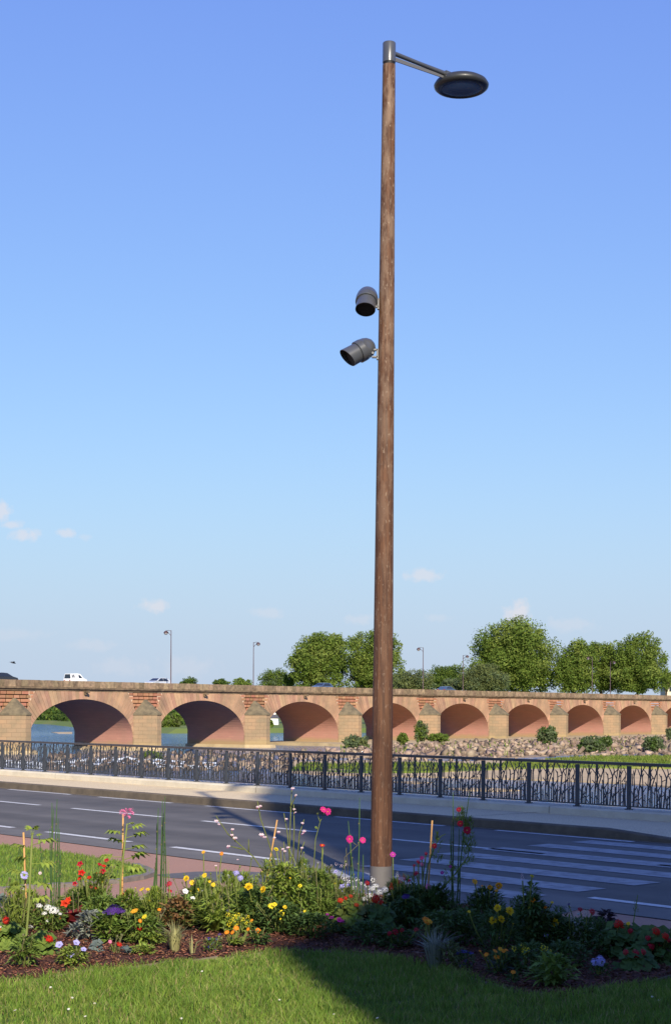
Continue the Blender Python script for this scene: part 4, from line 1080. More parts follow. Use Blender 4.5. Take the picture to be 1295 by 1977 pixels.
for (x, y, z, s_) in big_r[:240]:
    o = inst('boulder', random.choice(rock_me), None, (x, y, z), (random.uniform(-.3, .3), random.uniform(-.3, .3), random.uniform(0, 6.28)), s_ * .85)
    tag(o, 'large angular boulder in the riprap bank below the bridge', 'boulder', 'boulders of the riprap bank')
n_ = 9000
X = rr_.uniform(min(p[0] for p in rip_poly), max(p[0] for p in rip_poly), n_); Y = rr_.uniform(min(p[1] for p in rip_poly), max(p[1] for p in rip_poly), n_)
nq = np.sin(X * .31 + 2) * np.cos(Y * .23) + .7 * np.sin(X * .9 + Y * .7)
ok = inpoly(X, Y, rip_poly) & (nq > .62); X, Y = X[ok], Y[ok]
tag(blades('weeds', np.stack([X, Y, np.array([riprap_z(a, b) for a, b in zip(X, Y)]) + .15], 1), .75, .16, [m_gr3], .9, 6), 'weeds growing between the stones of the riprap bank', 'weeds', kind='stuff')
# riffle of white water between the stones
mb = MB()
m_foam = mat('white_water', (.75, .78, .8), .6, (.5, .55, .6), 2, 4, .5, 4)
for _ in range(260):
    x = random.uniform(-40, 430); q = gp(x, 1470 + 5 * math.sin(x * .02) + random.gauss(0, 1.6) + (8 if random.random() < .35 else 0), WZ + .02)
    L_, W_ = random.uniform(.3, 1.3), random.uniform(.12, .5)
    mb.add([q + Vector((a * L_, b * W_, c)) for a, b, c in ((-1, 0, .01), (-.3, -1, .02), (.6, -.7, .02), (1, .1, .01), (.2, 1, .02), (0, 0, .16))], [(0, 1, 5), (1, 2, 5), (2, 3, 5), (3, 4, 5), (4, 0, 5)])
tag(mb.build('white_water', m_foam), 'white riffle of water running over stones behind the railing', 'rapids', kind='stuff')

# ================================================================ ON AND BEYOND THE BRIDGE
m_lpost = mat('bridge_lamp_paint', (0.085, 0.050, 0.055), .5, (0.07, 0.042, 0.046), 3, 3)
m_lglass = mat('lantern_glass', (.35, .33, .32), .25, spec=.5)
def bridge_lamp(px, w, ytop, label):
    s_ = s_at(px, w); b = br(s_, w, DECK)
    u, wv = ray(px, ytop); ztop = CAMZ + wv * b.y; H = ztop - DECK
    root = tag(empty('bridge_lamp', b), label, 'street lamp', 'lamps along the bridge')
    d = BN if w < DEPTH / 2 else -BN
    mb = MB(); mb.tube([Z * 0, Z * .5, Z * .55, Z * H * .5, Z * H], [.13, .12, .085, .075, .055], 8); mb.build('post', m_lpost, root, True)
    mb = MB(); mb.tube([Z * (H - .75), Z * (H - .5) + d * .35, Z * (H - .12) + d * .75, Z * (H - .05) + d * 1.0], .035, 6); mb.tube([Z * (H - .1), Z * (H + .02) + d * .5, Z * (H - .05) + d * 1.0], .03, 6); mb.build('arm', m_lpost, root, True)
    mb = MB(); mb.lathe([(.04, .12), (.12, .05), (.26, -.02), (.33, -.2), (.34, -.26), (.3, -.27)], 14, Matrix.Translation(Z * (H - .12) + d * 1.0)); hd_ = mb.build('lantern_head', m_lpost, root, True)
    mb = MB(); mb.lathe([(.28, -.275), (.26, -.36), (.15, -.48), (.03, -.5)], 14, Matrix.Translation(Z * (H - .12) + d * 1.0)); mb.build('lantern_glass', m_lglass, hd_, True)
for px, w, yt, lab in [(330, .75, 1217, 'tallest bridge lamp, standing over the second arch with its lantern to the left'), (489, DEPTH - .8, 1240, 'bridge lamp with its lantern to the right, over the third pier'),
                       (816, .75, 1250, 'bridge lamp just right of the wooden post, lantern to the left'), (893, DEPTH - .8, 1265, 'bridge lamp in front of the olive willow'),
                       (1142, .75, 1268, 'bridge lamp in front of the pointed tree right of the huge tree'), (1177, DEPTH - .8, 1277, 'bridge lamp between the last two trees at the right')]:
    bridge_lamp(px, w, yt, lab)

m_tyre = mat('tyre', (.02, .02, .02), .9); m_rim = mat('wheel_rim', (.4, .4, .42), .4, metal=.7)
m_cglass = mat('car_glass', (.02, .026, .032), .06, spec=.7)
m_headl = mat('headlight', (.7, .7, .68), .15); m_taill = mat('taillight', (.35, .02, .02), .2)
def vehicle(name, label, px, w, direction, paint, L_, W_, prof, roof0, windows, cat, sc=1.0):
    """prof: side outline (x,z); above z=roof0 the sides lean in; windows: side panes as (x0,z0,x1,z1,x2,z2,x3,z3)"""
    s_ = s_at(px, w); b = br(s_, w, DECK)
    root = tag(empty(name, b), label, cat)
    root.rotation_euler = (0, 0, BROT + (0 if direction > 0 else math.pi)); root.scale = (sc, sc, min(1, sc * 1.12))
    ht = max(z for x, z in prof)
    def yw(z): return W_ / 2 - (max(0, z - roof0) / (ht - roof0)) * W_ * .12
    mb = MB()
    mb.prism([(x, -yw(z), z) for x, z in prof], [(x, yw(z), z) for x, z in prof]); body = mb.build('body', paint, root)
    for wd in windows:
        pts = [(wd[i], wd[i + 1]) for i in range(0, 8, 2)]
        for sg in (-1, 1):
            mb = MB(); q = [Vector((x, sg * (yw(z) + .006), z)) for x, z in pts]; mb.prism(q, [p - Vector((0, sg * .02, 0)) for p in q]); mb.build('side_window', m_cglass, root)
    # wind- and rear screen on the sloping parts of the outline
    up = [(x, z) for x, z in prof if z >= roof0 - .01]
    for (x1, z1), (x2, z2), nm in (((up[0]), (up[1]), 'rear_screen'), ((up[-1]), (up[-2]), 'windscreen')):
        nx = -1 if nm == 'rear_screen' else 1
        a, c = Vector((x1, 0, z1)), Vector((x2, 0, z2)); a, c = a.lerp(c, .08), a.lerp(c, .9)
        ya, yc = yw(a.z) - .1, yw(c.z) - .1; off = Vector((nx * .012, 0, .006))
        q = [a + Vector((0, -ya, 0)) + off, a + Vector((0, ya, 0)) + off, c + Vector((0, yc, 0)) + off, c + Vector((0, -yc, 0)) + off]
        mb = MB(); mb.prism(q, [p - off * 1.6 for p in q]); mb.build(nm, m_cglass, root)
    for x in (-L_ * .30, L_ * .31):
        for sg in (-1, 1):
            M = Matrix.Translation((x, sg * (W_ / 2 - .1), .31)) @ Matrix.Rotation(math.pi / 2, 4, 'X')
            mb = MB(); mb.lathe([(.2, -.11), (.3, -.11), (.31, -.08), (.31, .08), (.3, .11), (.2, .11)], 18, M); wh = mb.build('wheel', m_tyre, root, True)
            mb = MB(); mb.lathe([(.02, -.116), (.2, -.113), (.2, .113), (.02, .116)], 14, M); mb.build('rim', m_rim, wh, True)
    for sg in (-1, 1):
        mb = MB(); mb.box((L_ / 2 - .04, sg * W_ * .36, .68), .1, .3, .14); mb.build('headlight', m_headl, root)
        mb = MB(); mb.box((-L_ / 2 + .03, sg * W_ * .38, .8), .08, .2, .18); mb.build('taillight', m_taill, root)
    return root
car_prof = [(-2.05, .3), (-2.1, .75), (-1.95, .95), (-1.35, 1.42), (-.4, 1.47), (.35, 1.42), (1.15, .98), (1.95, .82), (2.08, .55), (2.05, .3)]
car_win = [(-1.45, 1.0, -.95, 1.36, -.35, 1.40, -.35, 1.0), (-.27, 1.0, -.27, 1.40, .28, 1.36, .88, 1.0)]
van_prof = [(-1.98, .3), (-2.02, .95), (-1.95, 1.0), (-1.88, 1.82), (-.2, 1.86), (.45, 1.80), (1.15, 1.15), (1.85, .95), (2.02, .6), (2.0, .3)]
van_win = [(-1.7, 1.2, -1.66, 1.68, -1.42, 1.70, -1.42, 1.2), (-1.3, 1.2, -1.3, 1.7, -1.0, 1.7, -1.0, 1.2), (-.05, 1.15, -.05, 1.66, .35, 1.62, .9, 1.15)]
paintm = lambda n, c: mat(n, c, .25, spec=.5, coat=.5)
vehicle('parked_car', 'black car half out of frame at the left end of the bridge', 4, 3.0, 1, paintm('black_paint', (.02, .022, .028)), 4.2, 1.75, car_prof, .97, car_win, 'car')
vehicle('delivery_van', 'small white van with two dark rear windows crossing the bridge', 146, 3.0, 1, paintm('white_paint', (.82, .82, .80)), 4.05, 1.8, van_prof, 1.0, van_win, 'van', .78)
vehicle('hatchback_car', 'silver car beside the tallest bridge lamp', 305, 5.6, -1, paintm('silver_paint', (.45, .48, .52)), 4.1, 1.75, car_prof, .97, car_win, 'car')
vehicle('saloon_car', 'dark blue car roof showing over the parapet below the broad tree', 622, 8.0, -1, paintm('blue_paint', (.06, .09, .16)), 4.2, 1.75, car_prof, .97, car_win, 'car')
vehicle('saloon_car', 'blue car roof showing over the parapet by the grey willow', 862, 8.4, 1, paintm('dull_blue_paint', (.05, .08, .14)), 4.2, 1.75, car_prof, .97, car_win, 'car')

def house(name, label, px, Y, ytop, yeave, wpx, gz, roofm, wallm):
    k = Y / F; c = at(px, HOR, Y); w = wpx * k; ze = at(px, yeave, Y).z; zr = at(px, ytop, Y).z
    root = tag(empty(name, (c.x, c.y, gz)), label, 'house'); B = Vector((c.x, c.y, gz))
    mb = MB(); mb.box((0, 4, (ze - gz) / 2), w, 8, ze - gz); mb.build('wall', wallm, root)
    mb = MB(); o = .4; mb.add([(-w / 2 - o, -o, ze - gz), (w / 2 + o, -o, ze - gz), (w / 2 + o, 8 + o, ze - gz), (-w / 2 - o, 8 + o, ze - gz), (-w / 2 + 1, 4, zr - gz), (w / 2 - 1, 4, zr - gz)], [(0, 1, 5, 4), (1, 2, 5), (2, 3, 4, 5), (3, 0, 4), (3, 2, 1, 0)]); rf = mb.build('roof', roofm, root)
    mb = MB(); mb.box((w * .2, 4, zr - gz + .3), .8, .6, 1.6); mb.build('chimney', wallm, rf)
    n = max(1, int(w / 3)); zz = ze - gz - 1.6
    while zz > 1:
        for i in range(n):
            x = -w / 2 + (i + .5) * w / n
            mb = MB(); mb.box((x, -.02, zz), 1.0, .08, 1.5); wi = mb.build('window', m_glassd, root)
            mb = MB(); mb.box((x, -.08, zz - .82), 1.3, .2, .1); mb.build('sill', wallm, wi)
        zz -= 2.9
m_cream = mat('cream_wall', (.62, .56, .44), .9, (.55, .49, .38), 1, 4)
m_white = mat('white_wall', (.74, .72, .68), .9, (.66, .64, .6), 1, 4)
m_tile = mat('grey_tile_roof', (.12, .115, .12), .85, (.09, .085, .09), 1, 4)
house('far_house', 'cream house with dark roof half hidden by trees at the right edge', 1315, 540, 1309, 1322, 64, FG, m_tile, m_cream)
house('far_house', 'small white house on the far bank seen through the third arch', 524, 470, 1379, 1386, 26, -2.7, m_tile, m_white)

# bird gliding over the bridge
p = at(26, 1280, 160)
mb = MB(); mb.tube([(-.28, 0, 0), (-.1, 0, .02), (.15, 0, .03), (.3, 0, .02)], [.02, .07, .07, .015], 8)
bird = mb.build('bird', mat('dark_plumage', (.05, .05, .055), .8), None, True); bird.location = p; bird.rotation_euler = (0, .2, .5)
for sg in (-1, 1):
    mb = MB(); mb.add([(.12, sg * .05, .04), (-.08, sg * .05, .03), (-.12, sg * .35, .14), (.06, sg * .38, .16), (-.16, sg * .72, .08)], [(0, 1, 2, 3), (3, 2, 4)]); mb.build('wing', MATS['dark_plumage'], bird)
mb = MB(); mb.add([(-.25, -.03, 0), (-.25, .03, 0), (-.45, .08, .01), (-.45, -.08, .01)], [(0, 1, 2, 3)]); mb.build('tail', MATS['dark_plumage'], bird)
tag(bird, 'small dark bird flying above the bridge near the left edge', 'bird')

# ================================================================ FLOWER BED PLANTS
def fm(name, c, c2=None, tr=.3, isl=.25, hue=.015): return mat(name, c, .65, c2 or tuple(x * .75 for x in c), 9, 3, island=isl, hue=hue, translucent=tr, spec=.25)
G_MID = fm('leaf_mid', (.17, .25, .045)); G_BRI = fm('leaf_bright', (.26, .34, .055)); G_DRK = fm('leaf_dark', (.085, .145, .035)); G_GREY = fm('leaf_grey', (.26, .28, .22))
G_BLUE = fm('leaf_bluegrey', (.16, .20, .18)); G_RED = fm('leaf_red', (.20, .03, .022)); G_RUST = fm('leaf_rust', (.27, .15, .06)); G_RUSH = fm('rush_green', (.07, .15, .045)); G_STRAW = fm('straw_grass', (.36, .34, .15))
G_OLIVE = fm('leaf_olive', (.17, .20, .06)); G_PURP = fm('leaf_purple', (.075, .05, .06)); G_STEM = fm('stem_green', (.24, .30, .08), isl=.1); G_BSTEM = fm('stem_brown', (.20, .19, .09), isl=.1); G_SILV = fm('leaf_silver', (.42, .44, .36))
def pm_(name, c): return mat(name, c, .6, tuple(min(1, x * .82) for x in c), 40, 2, island=.14, translucent=.3, spec=.2)
YEL = pm_('petal_yellow', (.80, .55, .02)); LEM = pm_('petal_lemon', (.80, .66, .03)); ORA = pm_('petal_orange', (.80, .25, .015)); AMB = pm_('petal_amber', (.80, .38, .02)); RED = pm_('petal_red', (.62, .02, .012)); SCA = pm_('petal_scarlet', (.72, .06, .02)); CRI = pm_('petal_crimson', (.48, .012, .035))
MAG = pm_('petal_magenta', (.58, .025, .20)); PNK = pm_('petal_pink', (.75, .20, .38)); WHI = pm_('petal_white', (.85, .84, .80)); LIL = pm_('petal_lilac', (.45, .42, .80)); PUR = pm_('petal_purple', (.085, .03, .22)); BLU = pm_('petal_blue', (.09, .07, .50)); BLS = pm_('petal_blush', (.80, .62, .64)); CEN = mat('flower_centre', (.55, .30, .02), .8); DCEN = mat('flower_dark_centre', (.10, .04, .01), .8); MVE = pm_('petal_mauve', (.40, .03, .28))
FLOWERS = {}
def petal(mb, d, n, r0, r1, w, lift=0.0, mi=0, tipdrop=0.0):
    s_ = n.cross(d)
    a = d * r0; m = d * (r0 + (r1 - r0) * .6) + n * lift; t = d * r1 + n * (lift - tipdrop)
    mb.add([a, m + s_ * w / 2, t + s_ * w * .25, t - s_ * w * .25, m - s_ * w / 2], [(0, 1, 2, 3, 4)], mi)
def f_daisy(np_, w, lift, cen):
    def b(mb):
        for i in range(np_):
            a = 2 * math.pi * i / np_ + random.uniform(-.08, .08); petal(mb, Vector((math.cos(a), math.sin(a), 0)), Z, .12, 1 + random.uniform(-.1, .05), w, lift, 0, .08)
        mb.lathe([(cen, .02), (cen, .08), (cen * .7, .15), (.02, .18)], 8, mi=1)
    return b
def f_pompom(mb):
    for ring, (el, n, r) in enumerate(((-.1, 12, 1.0), (.2, 11, .98), (.5, 9, .8), (.85, 7, .62), (1.25, 4, .45))):
        for i in range(n):
            a = 2 * math.pi * (i + .5 * (ring % 2)) / n + random.uniform(-.1, .1)
            d = Vector((math.cos(a) * math.cos(el), math.sin(a) * math.cos(el), math.sin(el) * .75)).normalized(); nn = Vector((-math.cos(a) * math.sin(el), -math.sin(a) * math.sin(el), math.cos(el)))
            petal(mb, d, nn, .2, r * random.uniform(.82, 1.12), .42, .10, 0, -.05)
def f_umbel(nf=16, fr=.36, flat=.75):
    def b(mb):
        for i in range(nf):
            t = (i + .5) / nf; el = math.acos(1 - t * .95); a = i * 2.4
            c = Vector((math.cos(a) * math.sin(el), math.sin(a) * math.sin(el), math.cos(el) * flat)) * random.uniform(.6, .95); nn = Vector((c.x, c.y, c.z + .3)).normalized()
            u = nn.cross(Vector((.3, .5, .8))).normalized(); v = nn.cross(u)
            for k in range(5):
                d = u * math.cos(k * 1.2566 + i) + v * math.sin(k * 1.2566 + i); s_ = nn.cross(d)
                mb.add([c, c + d * fr * .6 + s_ * fr * .34, c + d * fr, c + d * fr * .6 - s_ * fr * .34], [(0, 1, 2, 3)])
    return b
def f_trumpet(mb):
    n = 15; ring = []
    for i in range(n):
        a = 2 * math.pi * i / n; r = 1 + .12 * math.cos(5 * a); ring.append((math.cos(a) * r, math.sin(a) * r, .15 + .06 * math.sin(10 * a)))
    mid = [(math.cos(2 * math.pi * i / n) * .3, math.sin(2 * math.pi * i / n) * .3, -.05) for i in range(n)]; lo = [(math.cos(2 * math.pi * i / n) * .12, math.sin(2 * math.pi * i / n) * .12, -.8) for i in range(n)]
    mb.add(ring + mid + lo, [(r * n + i, r * n + (i + 1) % n, (r + 1) * n + (i + 1) % n, (r + 1) * n + i) for r in (0, 1) for i in range(n)])
def f_bell(mb):
    for k in range(5):
        a = k * 1.2566; d = Vector((math.cos(a), math.sin(a), 0)); s_ = Vector((-math.sin(a), math.cos(a), 0))
        mb.add([Vector((0, 0, -.9)), d * .45 + s_ * .4 + Z * .1, d * 1.0 + Z * .05, d * .45 - s_ * .4 + Z * .1], [(0, 1, 2, 3)])
def f_spider(mb):
    for i in range(34):
        a = random.uniform(0, 6.28); el = random.uniform(-.5, 1.0); d = Vector((math.cos(a) * math.cos(el), math.sin(a) * math.cos(el), math.sin(el))); nn = Vector((-math.cos(a) * math.sin(el), -math.sin(a) * math.sin(el), math.cos(el)))
        petal(mb, d, nn, .45, 1.0, .2, .05)
    for i in range(20):
        a = random.uniform(0, 6.28); el = random.uniform(-.3, 1.2); d = Vector((math.cos(a) * math.cos(el), math.sin(a) * math.cos(el), math.sin(el))); mb.tube([d * .1, d * 1.25], .018, 3, cap=False)
def f_gaura(mb):
    for a in (.3, 1.0, 2.1, 2.8):
        petal(mb, Vector((math.cos(a), math.sin(a), 0)), Z, .05, 1, .55, .12)
    for a in (4.0, 4.4, 4.8, 5.2, 5.6): mb.tube([Vector((0, 0, 0)), Vector((math.cos(a), math.sin(a), .25)) * .9], .03, 3, mi=1, cap=False)
def f_spike(nf, colr=None):
    def b(mb):
        for i in range(nf):
            t = i / nf; a = i * 2.4; c = Vector((math.cos(a) * .35 * (1 - t * .6), math.sin(a) * .35 * (1 - t * .6), t * 3.2)); d = Vector((math.cos(a), math.sin(a), .3)).normalized(); s_ = d.cross(Z).normalized(); u = s_.cross(d)
            k = .42 * (1 - t * .55)
            mb.add([c, c + d * k + s_ * k * .6, c + d * k * 1.5 + u * k * .3, c + d * k - s_ * k * .6, c + d * k + u * k * .7], [(0, 1, 2), (0, 2, 3), (0, 1, 4), (0, 4, 3), (1, 2, 4), (2, 3, 4)])
    return b
KIND = dict(daisy=f_daisy(9, .5, .1, .22), cosmos=f_daisy(8, .72, .12, .16), zinnia=f_daisy(16, .34, .16, .3), gaz=f_daisy(12, .4, .12, .26), pom=f_pompom, umbel=f_umbel(), flat=f_umbel(22, .3, .35), phlox=f_umbel(14, .34, .5), trumpet=f_trumpet, bell=f_bell, spider=f_spider, gaura=f_gaura, spike=f_spike(22), scab=f_daisy(20, .3, .35, .45), dots=f_umbel(9, .22, .6))
def flower_mesh(kind, m, m2):
    key = (kind, m.name)
    if key not in FLOWERS:
        mb = MB(); KIND[kind](mb); FLOWERS[key] = mb.build('flower', [m, m2], mesh_only=True)
    return FLOWERS[key]

def rv(a=1.0): return Vector((random.uniform(-a, a), random.uniform(-a, a), random.uniform(-a, a)))
def foliage(mb, style, c, w, h, n, L, W):
    """c: base centre in plant space, w: half width, h: height, all metres"""
    for i in range(n):
        a = random.uniform(0, 2 * math.pi); rr = math.sqrt(random.random())
        out = Vector((math.cos(a), math.sin(a), 0))
        if style == 'lance' or style == 'broad':
            t = random.random() ** .8
            prof = math.sqrt(max(.05, 1 - (max(0, t - .35) / .65) ** 2)) * (.55 + .45 * min(1, t / .35))
            p = c + out * (w * rr * prof * .85) + Z * (h * t * .92)
            d = out * (.5 + .6 * rr) + Z * random.uniform(.05, 1.0) + rv(.35)
            mb.leaf(p, d, Z + rv(.3), L * random.uniform(.65, 1.25), W * random.uniform(.7, 1.2), random.uniform(.0, .45))
        elif style == 'rosette':
            p = c + out * w * .08 + Z * random.uniform(0, h * .15)
            d = out * random.uniform(.35, 1.0) + Z * random.uniform(.3, 1.0); d.normalize(); LL = L * random.uniform(.6, 1.15)
            q = p + d * LL * .55; s_ = d.cross(Z).normalized(); WW = W * random.uniform(.7, 1.2); t = q + (d + out * .4 - Z * random.uniform(.2, .9)).normalized() * LL * .5
            mb.add([p + s_ * WW * .2, p - s_ * WW * .2, q - s_ * WW * .5, q + s_ * WW * .5, t], [(0, 1, 2, 3), (3, 2, 4)])
        elif style == 'grass':
            p = c + out * w * .18 * rr; LL = L * random.uniform(.5, 1.15); lean = random.uniform(.05, .75)
            s_ = Vector((-out.y, out.x, 0)); q = p + (Z * 1 + out * lean * .5) * LL * .55; t = p + (Z * (.95 - lean * .45) + out * lean) * LL
            mb.add([p + s_ * W * .5, p - s_ * W * .5, q - s_ * W * .4, q + s_ * W * .4, t], [(0, 1, 2, 3), (3, 2, 4)])
        elif style == 'feather':
            t = random.random(); p = c + out * (w * rr * .9 * math.sin(math.pi * min(1, .25 + t * .7))) + Z * h * t; d = (out * .7 + Z * .8 + rv(.5)).normalized()
            for k in range(4):
                mb.leaf(p, d + rv(.55), Z, L * random.uniform(.6, 1.2), W, .1)
        elif style == 'round':
            t = random.random() ** .7; p = c + out * (w * rr * math.sqrt(max(.1, 1 - t * t * .8))) + Z * (h * t)
            nn = (Z + out * .6 + Vector((0, -.5, 0)) + rv(.4)).normalized(); u = nn.cross(Vector((.2, .9, .3))).normalized(); v = nn.cross(u); R = L * .5 * random.uniform(.6, 1.2)
            k = 9; mb.add([p] + [p + (u * math.cos(6.283 * j / k) + v * math.sin(6.283 * j / k)) * R * (1 + .22 * (j % 2)) + nn * R * (.22 + .05 * (j % 3)) for j in range(k)], [(0, 1 + j, 1 + (j + 1) % k) for j in range(k - 1)])
def palm_leaf_mesh(m):
    mb = MB()
    mb.tube([Vector((0, 0, 0)), Vector((.55, 0, .08))], [.014, .01], 4)
    for k in range(7):
        a = (k - 3) * .52; L_ = .55 - .05 * abs(k - 3)
        mb.leaf(Vector((.5, 0, .08)), Vector((math.cos(a), math.sin(a), .25)), Z, L_ * 1.1, .24, .45)
    return mb.build('leaf', m, mesh_only=True)
PALM = None
def stem_curve(a, b, bow=.08, n=5):
    d = b - a; s_ = rv(1.0) * d.length * bow; s_.z = 0
    return [a + d * (i / (n - 1)) + s_ * math.sin(math.pi * i / (n - 1)) for i in range(n)]
def plant(name, label, base, fol=(), fl=(), cat='plant', group=None, stem=G_STEM, sr=.0052, lift=True, bow=.05, extra=None, root_z=None):
    """base: pixel where it stands; fol: (style, material, dx, half width px, height px, n, leaf length px, leaf width px);
    fl: (kind, petals, centre, x, y, radius px) or with 'nostem' appended"""
    B = g(base[0], base[1], BLIFT); k = B.y / F
    root = tag(empty(name, B), label, cat, group)
    fw = max([q[3] for q in fol], default=0) * k
    for (style, m, dx, w, h, n, L, W) in fol:
        if style in ('lance', 'broad', 'feather', 'round'): w, h, n, L, W = w * 1.1, h * 1.06, int(n * (2.1 if style != 'round' else 1.4)), L * 1.12, W * 1.2
        mb = MB(); foliage(mb, style, Vector((dx * k, random.uniform(-.02, .02), 0)), w * k, h * k, n, L * k, W * k)
        tag(mb.build('foliage', m, root), kind='stuff')
    for q in fl:
        kind, m, m2, x, y, r = q[:6]
        P = at(x, y, B.y - fw * random.uniform(.45, .95) + .02) - B
        d = Vector((random.uniform(-.5, .5), -random.uniform(.35, 1.0), random.uniform(.35, .9)))
        if kind in ('spike',): d = Vector((random.uniform(-.1, .1), random.uniform(-.1, .1), 1))
        if kind in ('cosmos', 'scab'): d = Vector((random.uniform(-.6, .6), -1, random.uniform(.1, .6)))
        if kind == 'flat': d = Vector((.05, -.35, 1))
        e = d.to_track_quat('Z', 'Y').to_euler()
        o = inst('flower', flower_mesh(kind, m, m2), root, P, e, r * k * (1.45 if kind == 'bell' else 1.15 if kind in ('spike', 'phlox', 'dots') else .86) * random.uniform(.88, 1.1))
        if len(q) < 7:
            st = Vector((P.x * .45 + random.uniform(-.02, .02), random.uniform(-.02, .02), max(0.0, P.z * .15)))
            mb = MB(); mb.tube(stem_curve(st, P - Vector((0, 0, .2 * r * k)), bow), [sr * 1.2] * 2 + [sr] * 3, 4, cap=False); mb.build('stem', stem, root)
    if fl and base[0] < 740 and fw > 14 * k:
        for _ in range(4):
            hx = random.uniform(-1, 1) * fw; top = Vector((hx, random.uniform(-.8, .3) * fw, max(q[4] for q in fol) * k * random.uniform(.95, 1.3)))
            mb = MB(); pts = stem_curve(Vector((hx * .4, 0, 0)), top, .12); mb.tube(pts, [.005, .0048, .0045, .004, .0035], 4, cap=False)
            for t in (2, 3):
                mb.leaf(pts[t], rv(1) + Z * .6, Z, 11 * k, 3 * k, .2)
            mb.lathe([(.003, -.008), (.008, 0), (.006, .008), (.001, .014)], 6, Matrix.Translation(top)); mb.build('stem', random.choice((G_STEM, G_OLIVE, G_BSTEM)), root)
    if extra: extra(root, B, k)
    return root
def stalk(root, B, k, pts, r0, r1, m, nm='stem', n=5):
    mb = MB(); P = [at(x, y, B.y) - B for x, y in pts]; mb.tube(P, [r0 + (r1 - r0) * i / (len(P) - 1) for i in range(len(P))], n); return mb.build(nm, m, root, True)
def rush_extra(lines):
    def f(root, B, k):
        for (x0, y0, x1, y1) in lines:
            P0 = at(x0, y0, B.y + random.uniform(-.1, .1)) - B; P0.z = max(P0.z, -.02); P1 = at(x1, y1, B.y + random.uniform(-.1, .1)) - B
            mb = MB(); mb.tube(stem_curve(P0, P1, .012, 6), [.0062, .006, .0058, .0054, .0048, .003], 5); mb.build('stem', G_RUSH, root, True)
            for t in (.25, .45, .62, .78):
                q = P0.lerp(P1, t); mb = MB(); mb.tube([q, q + Z * .012], .0075, 5); mb.build('joint', G_BSTEM, root)
    return f
def stake(label, p_top, p_bot, Y=None):
    B = g(p_bot[0], p_bot[1], BLIFT); T_ = at(p_top[0], p_top[1], B.y)
    mb = MB(); mb.tube([B - Z * .02, B.lerp(T_, .35), B.lerp(T_, .7), T_], [.0085, .0085, .0082, .008], 7)
    o = mb.build('bamboo_stake', mat('bamboo', (.52, .29, .10), .6, (.42, .23, .08), 12, 3), None, True); tag(o, label, 'stake')
    for t in (.3, .52, .74):
        q = B.lerp(T_, t); mb = MB(); mb.tube([q, q + (T_ - B).normalized() * .01], .0105, 7); mb.build('joint', MATS['bamboo'], o)
N_ = CEN
def cleome_extra(stem_pts, leaves, r=.010):
    def f(root, B, k):
        global PALM
        if PALM is None: PALM = palm_leaf_mesh(G_BRI)
        stalk(root, B, k, stem_pts, r, r * .7, G_STEM, n=6)
        for (x, y, sx, sz) in leaves:                     # leaf attaches at x,y; sx: reach in px (sign = side)
            P = at(x, y, B.y) - B
            az = (0 if sx > 0 else math.pi) + random.uniform(-.7, .7)
            o = inst('leaf', PALM, root, P, (random.uniform(-.3, .3), -sz, az), abs(sx) * k * 1.45)
    return f

# ---- left, sunlit part
plant('cleome', 'tall green spider flower in bud at the left edge beside a bamboo stake', (47, 1866), [('lance', G_MID, 0, 22, 52, 90, 20, 6)],
      extra=cleome_extra([(47, 1866), (52, 1800), (57, 1740), (60, 1670), (63, 1608)], [(61, 1640, -30, .1), (62, 1632, 36, .15), (60, 1668, 34, -.1), (59, 1690, -34, .1), (58, 1705, 40, -.2), (57, 1722, -36, 0), (56, 1740, 34, .1), (55, 1760, -30, .2), (63, 1611, 16, .9), (63, 1610, -15, .8), (63, 1616, 14, .2), (62, 1655, -28, -.3)]), fl=[('spike', G_BRI, N_, 63, 1612, 4, 0)])
stake('bamboo stake leaning beside the budding spider flower at the left edge', (46, 1607), (53, 1800))
plant('scabious', 'blue scabious flower on a long bent stem at the left', (26, 1800), [('lance', G_OLIVE, 0, 22, 40, 60, 18, 4)], [('scab', LIL, G_BRI, 47, 1690, 9), ('scab', BLS, G_OLIVE, 78, 1686, 4), ('pom', G_OLIVE, N_, 20, 1698, 4), ('pom', G_OLIVE, N_, 45, 1766, 3.5)], cat='flower', sr=.004)
plant('horsetail_rush', 'clump of tall thin green rushes left of the red penstemon', (105, 1768), extra=rush_extra([(98, 1768, 101, 1550), (101, 1768, 104, 1562), (104, 1768, 111, 1543), (107, 1768, 113, 1580), (111, 1768, 115, 1600), (95, 1768, 76, 1612), (115, 1768, 118, 1640), (99, 1768, 97, 1600), (90, 1768, 88, 1690)]))
plant('blue_kale', 'blue-grey leafy plant at the left frame edge', (6, 1785), [('broad', G_BLUE, 0, 28, 48, 90, 20, 9)])
plant('geranium', 'red geranium with broad round leaves in the left corner', (14, 1832), [('round', G_MID, 0, 30, 44, 90, 17, 0)], [('umbel', RED, N_, 13, 1777, 10), ('umbel', SCA, N_, 2, 1795, 5), ('umbel', BLS, N_, 2, 1790, 4)], cat='flower')
plant('geranium', 'red geranium with bright leaf next to the lilac petunia', (86, 1842), [('round', G_MID, -4, 24, 34, 60, 17, 0)], [('umbel', RED, N_, 95, 1812, 10.5), ('umbel', SCA, N_, 88, 1824, 5)], cat='flower')
plant('white_phlox', 'white phlox cluster in front of the rushes at the left', (95, 1800), [('lance', G_MID, 0, 30, 44, 150, 14, 5)], [('phlox', WHI, N_, 77, 1748, 6), ('phlox', WHI, N_, 92, 1752, 8), ('phlox', WHI, N_, 105, 1757, 10), ('phlox', WHI, N_, 86, 1763, 5), ('phlox', WHI, N_, 117, 1764, 4), ('phlox', WHI, N_, 93, 1777, 5), ('phlox', WHI, N_, 59, 1789, 5)], cat='flower')
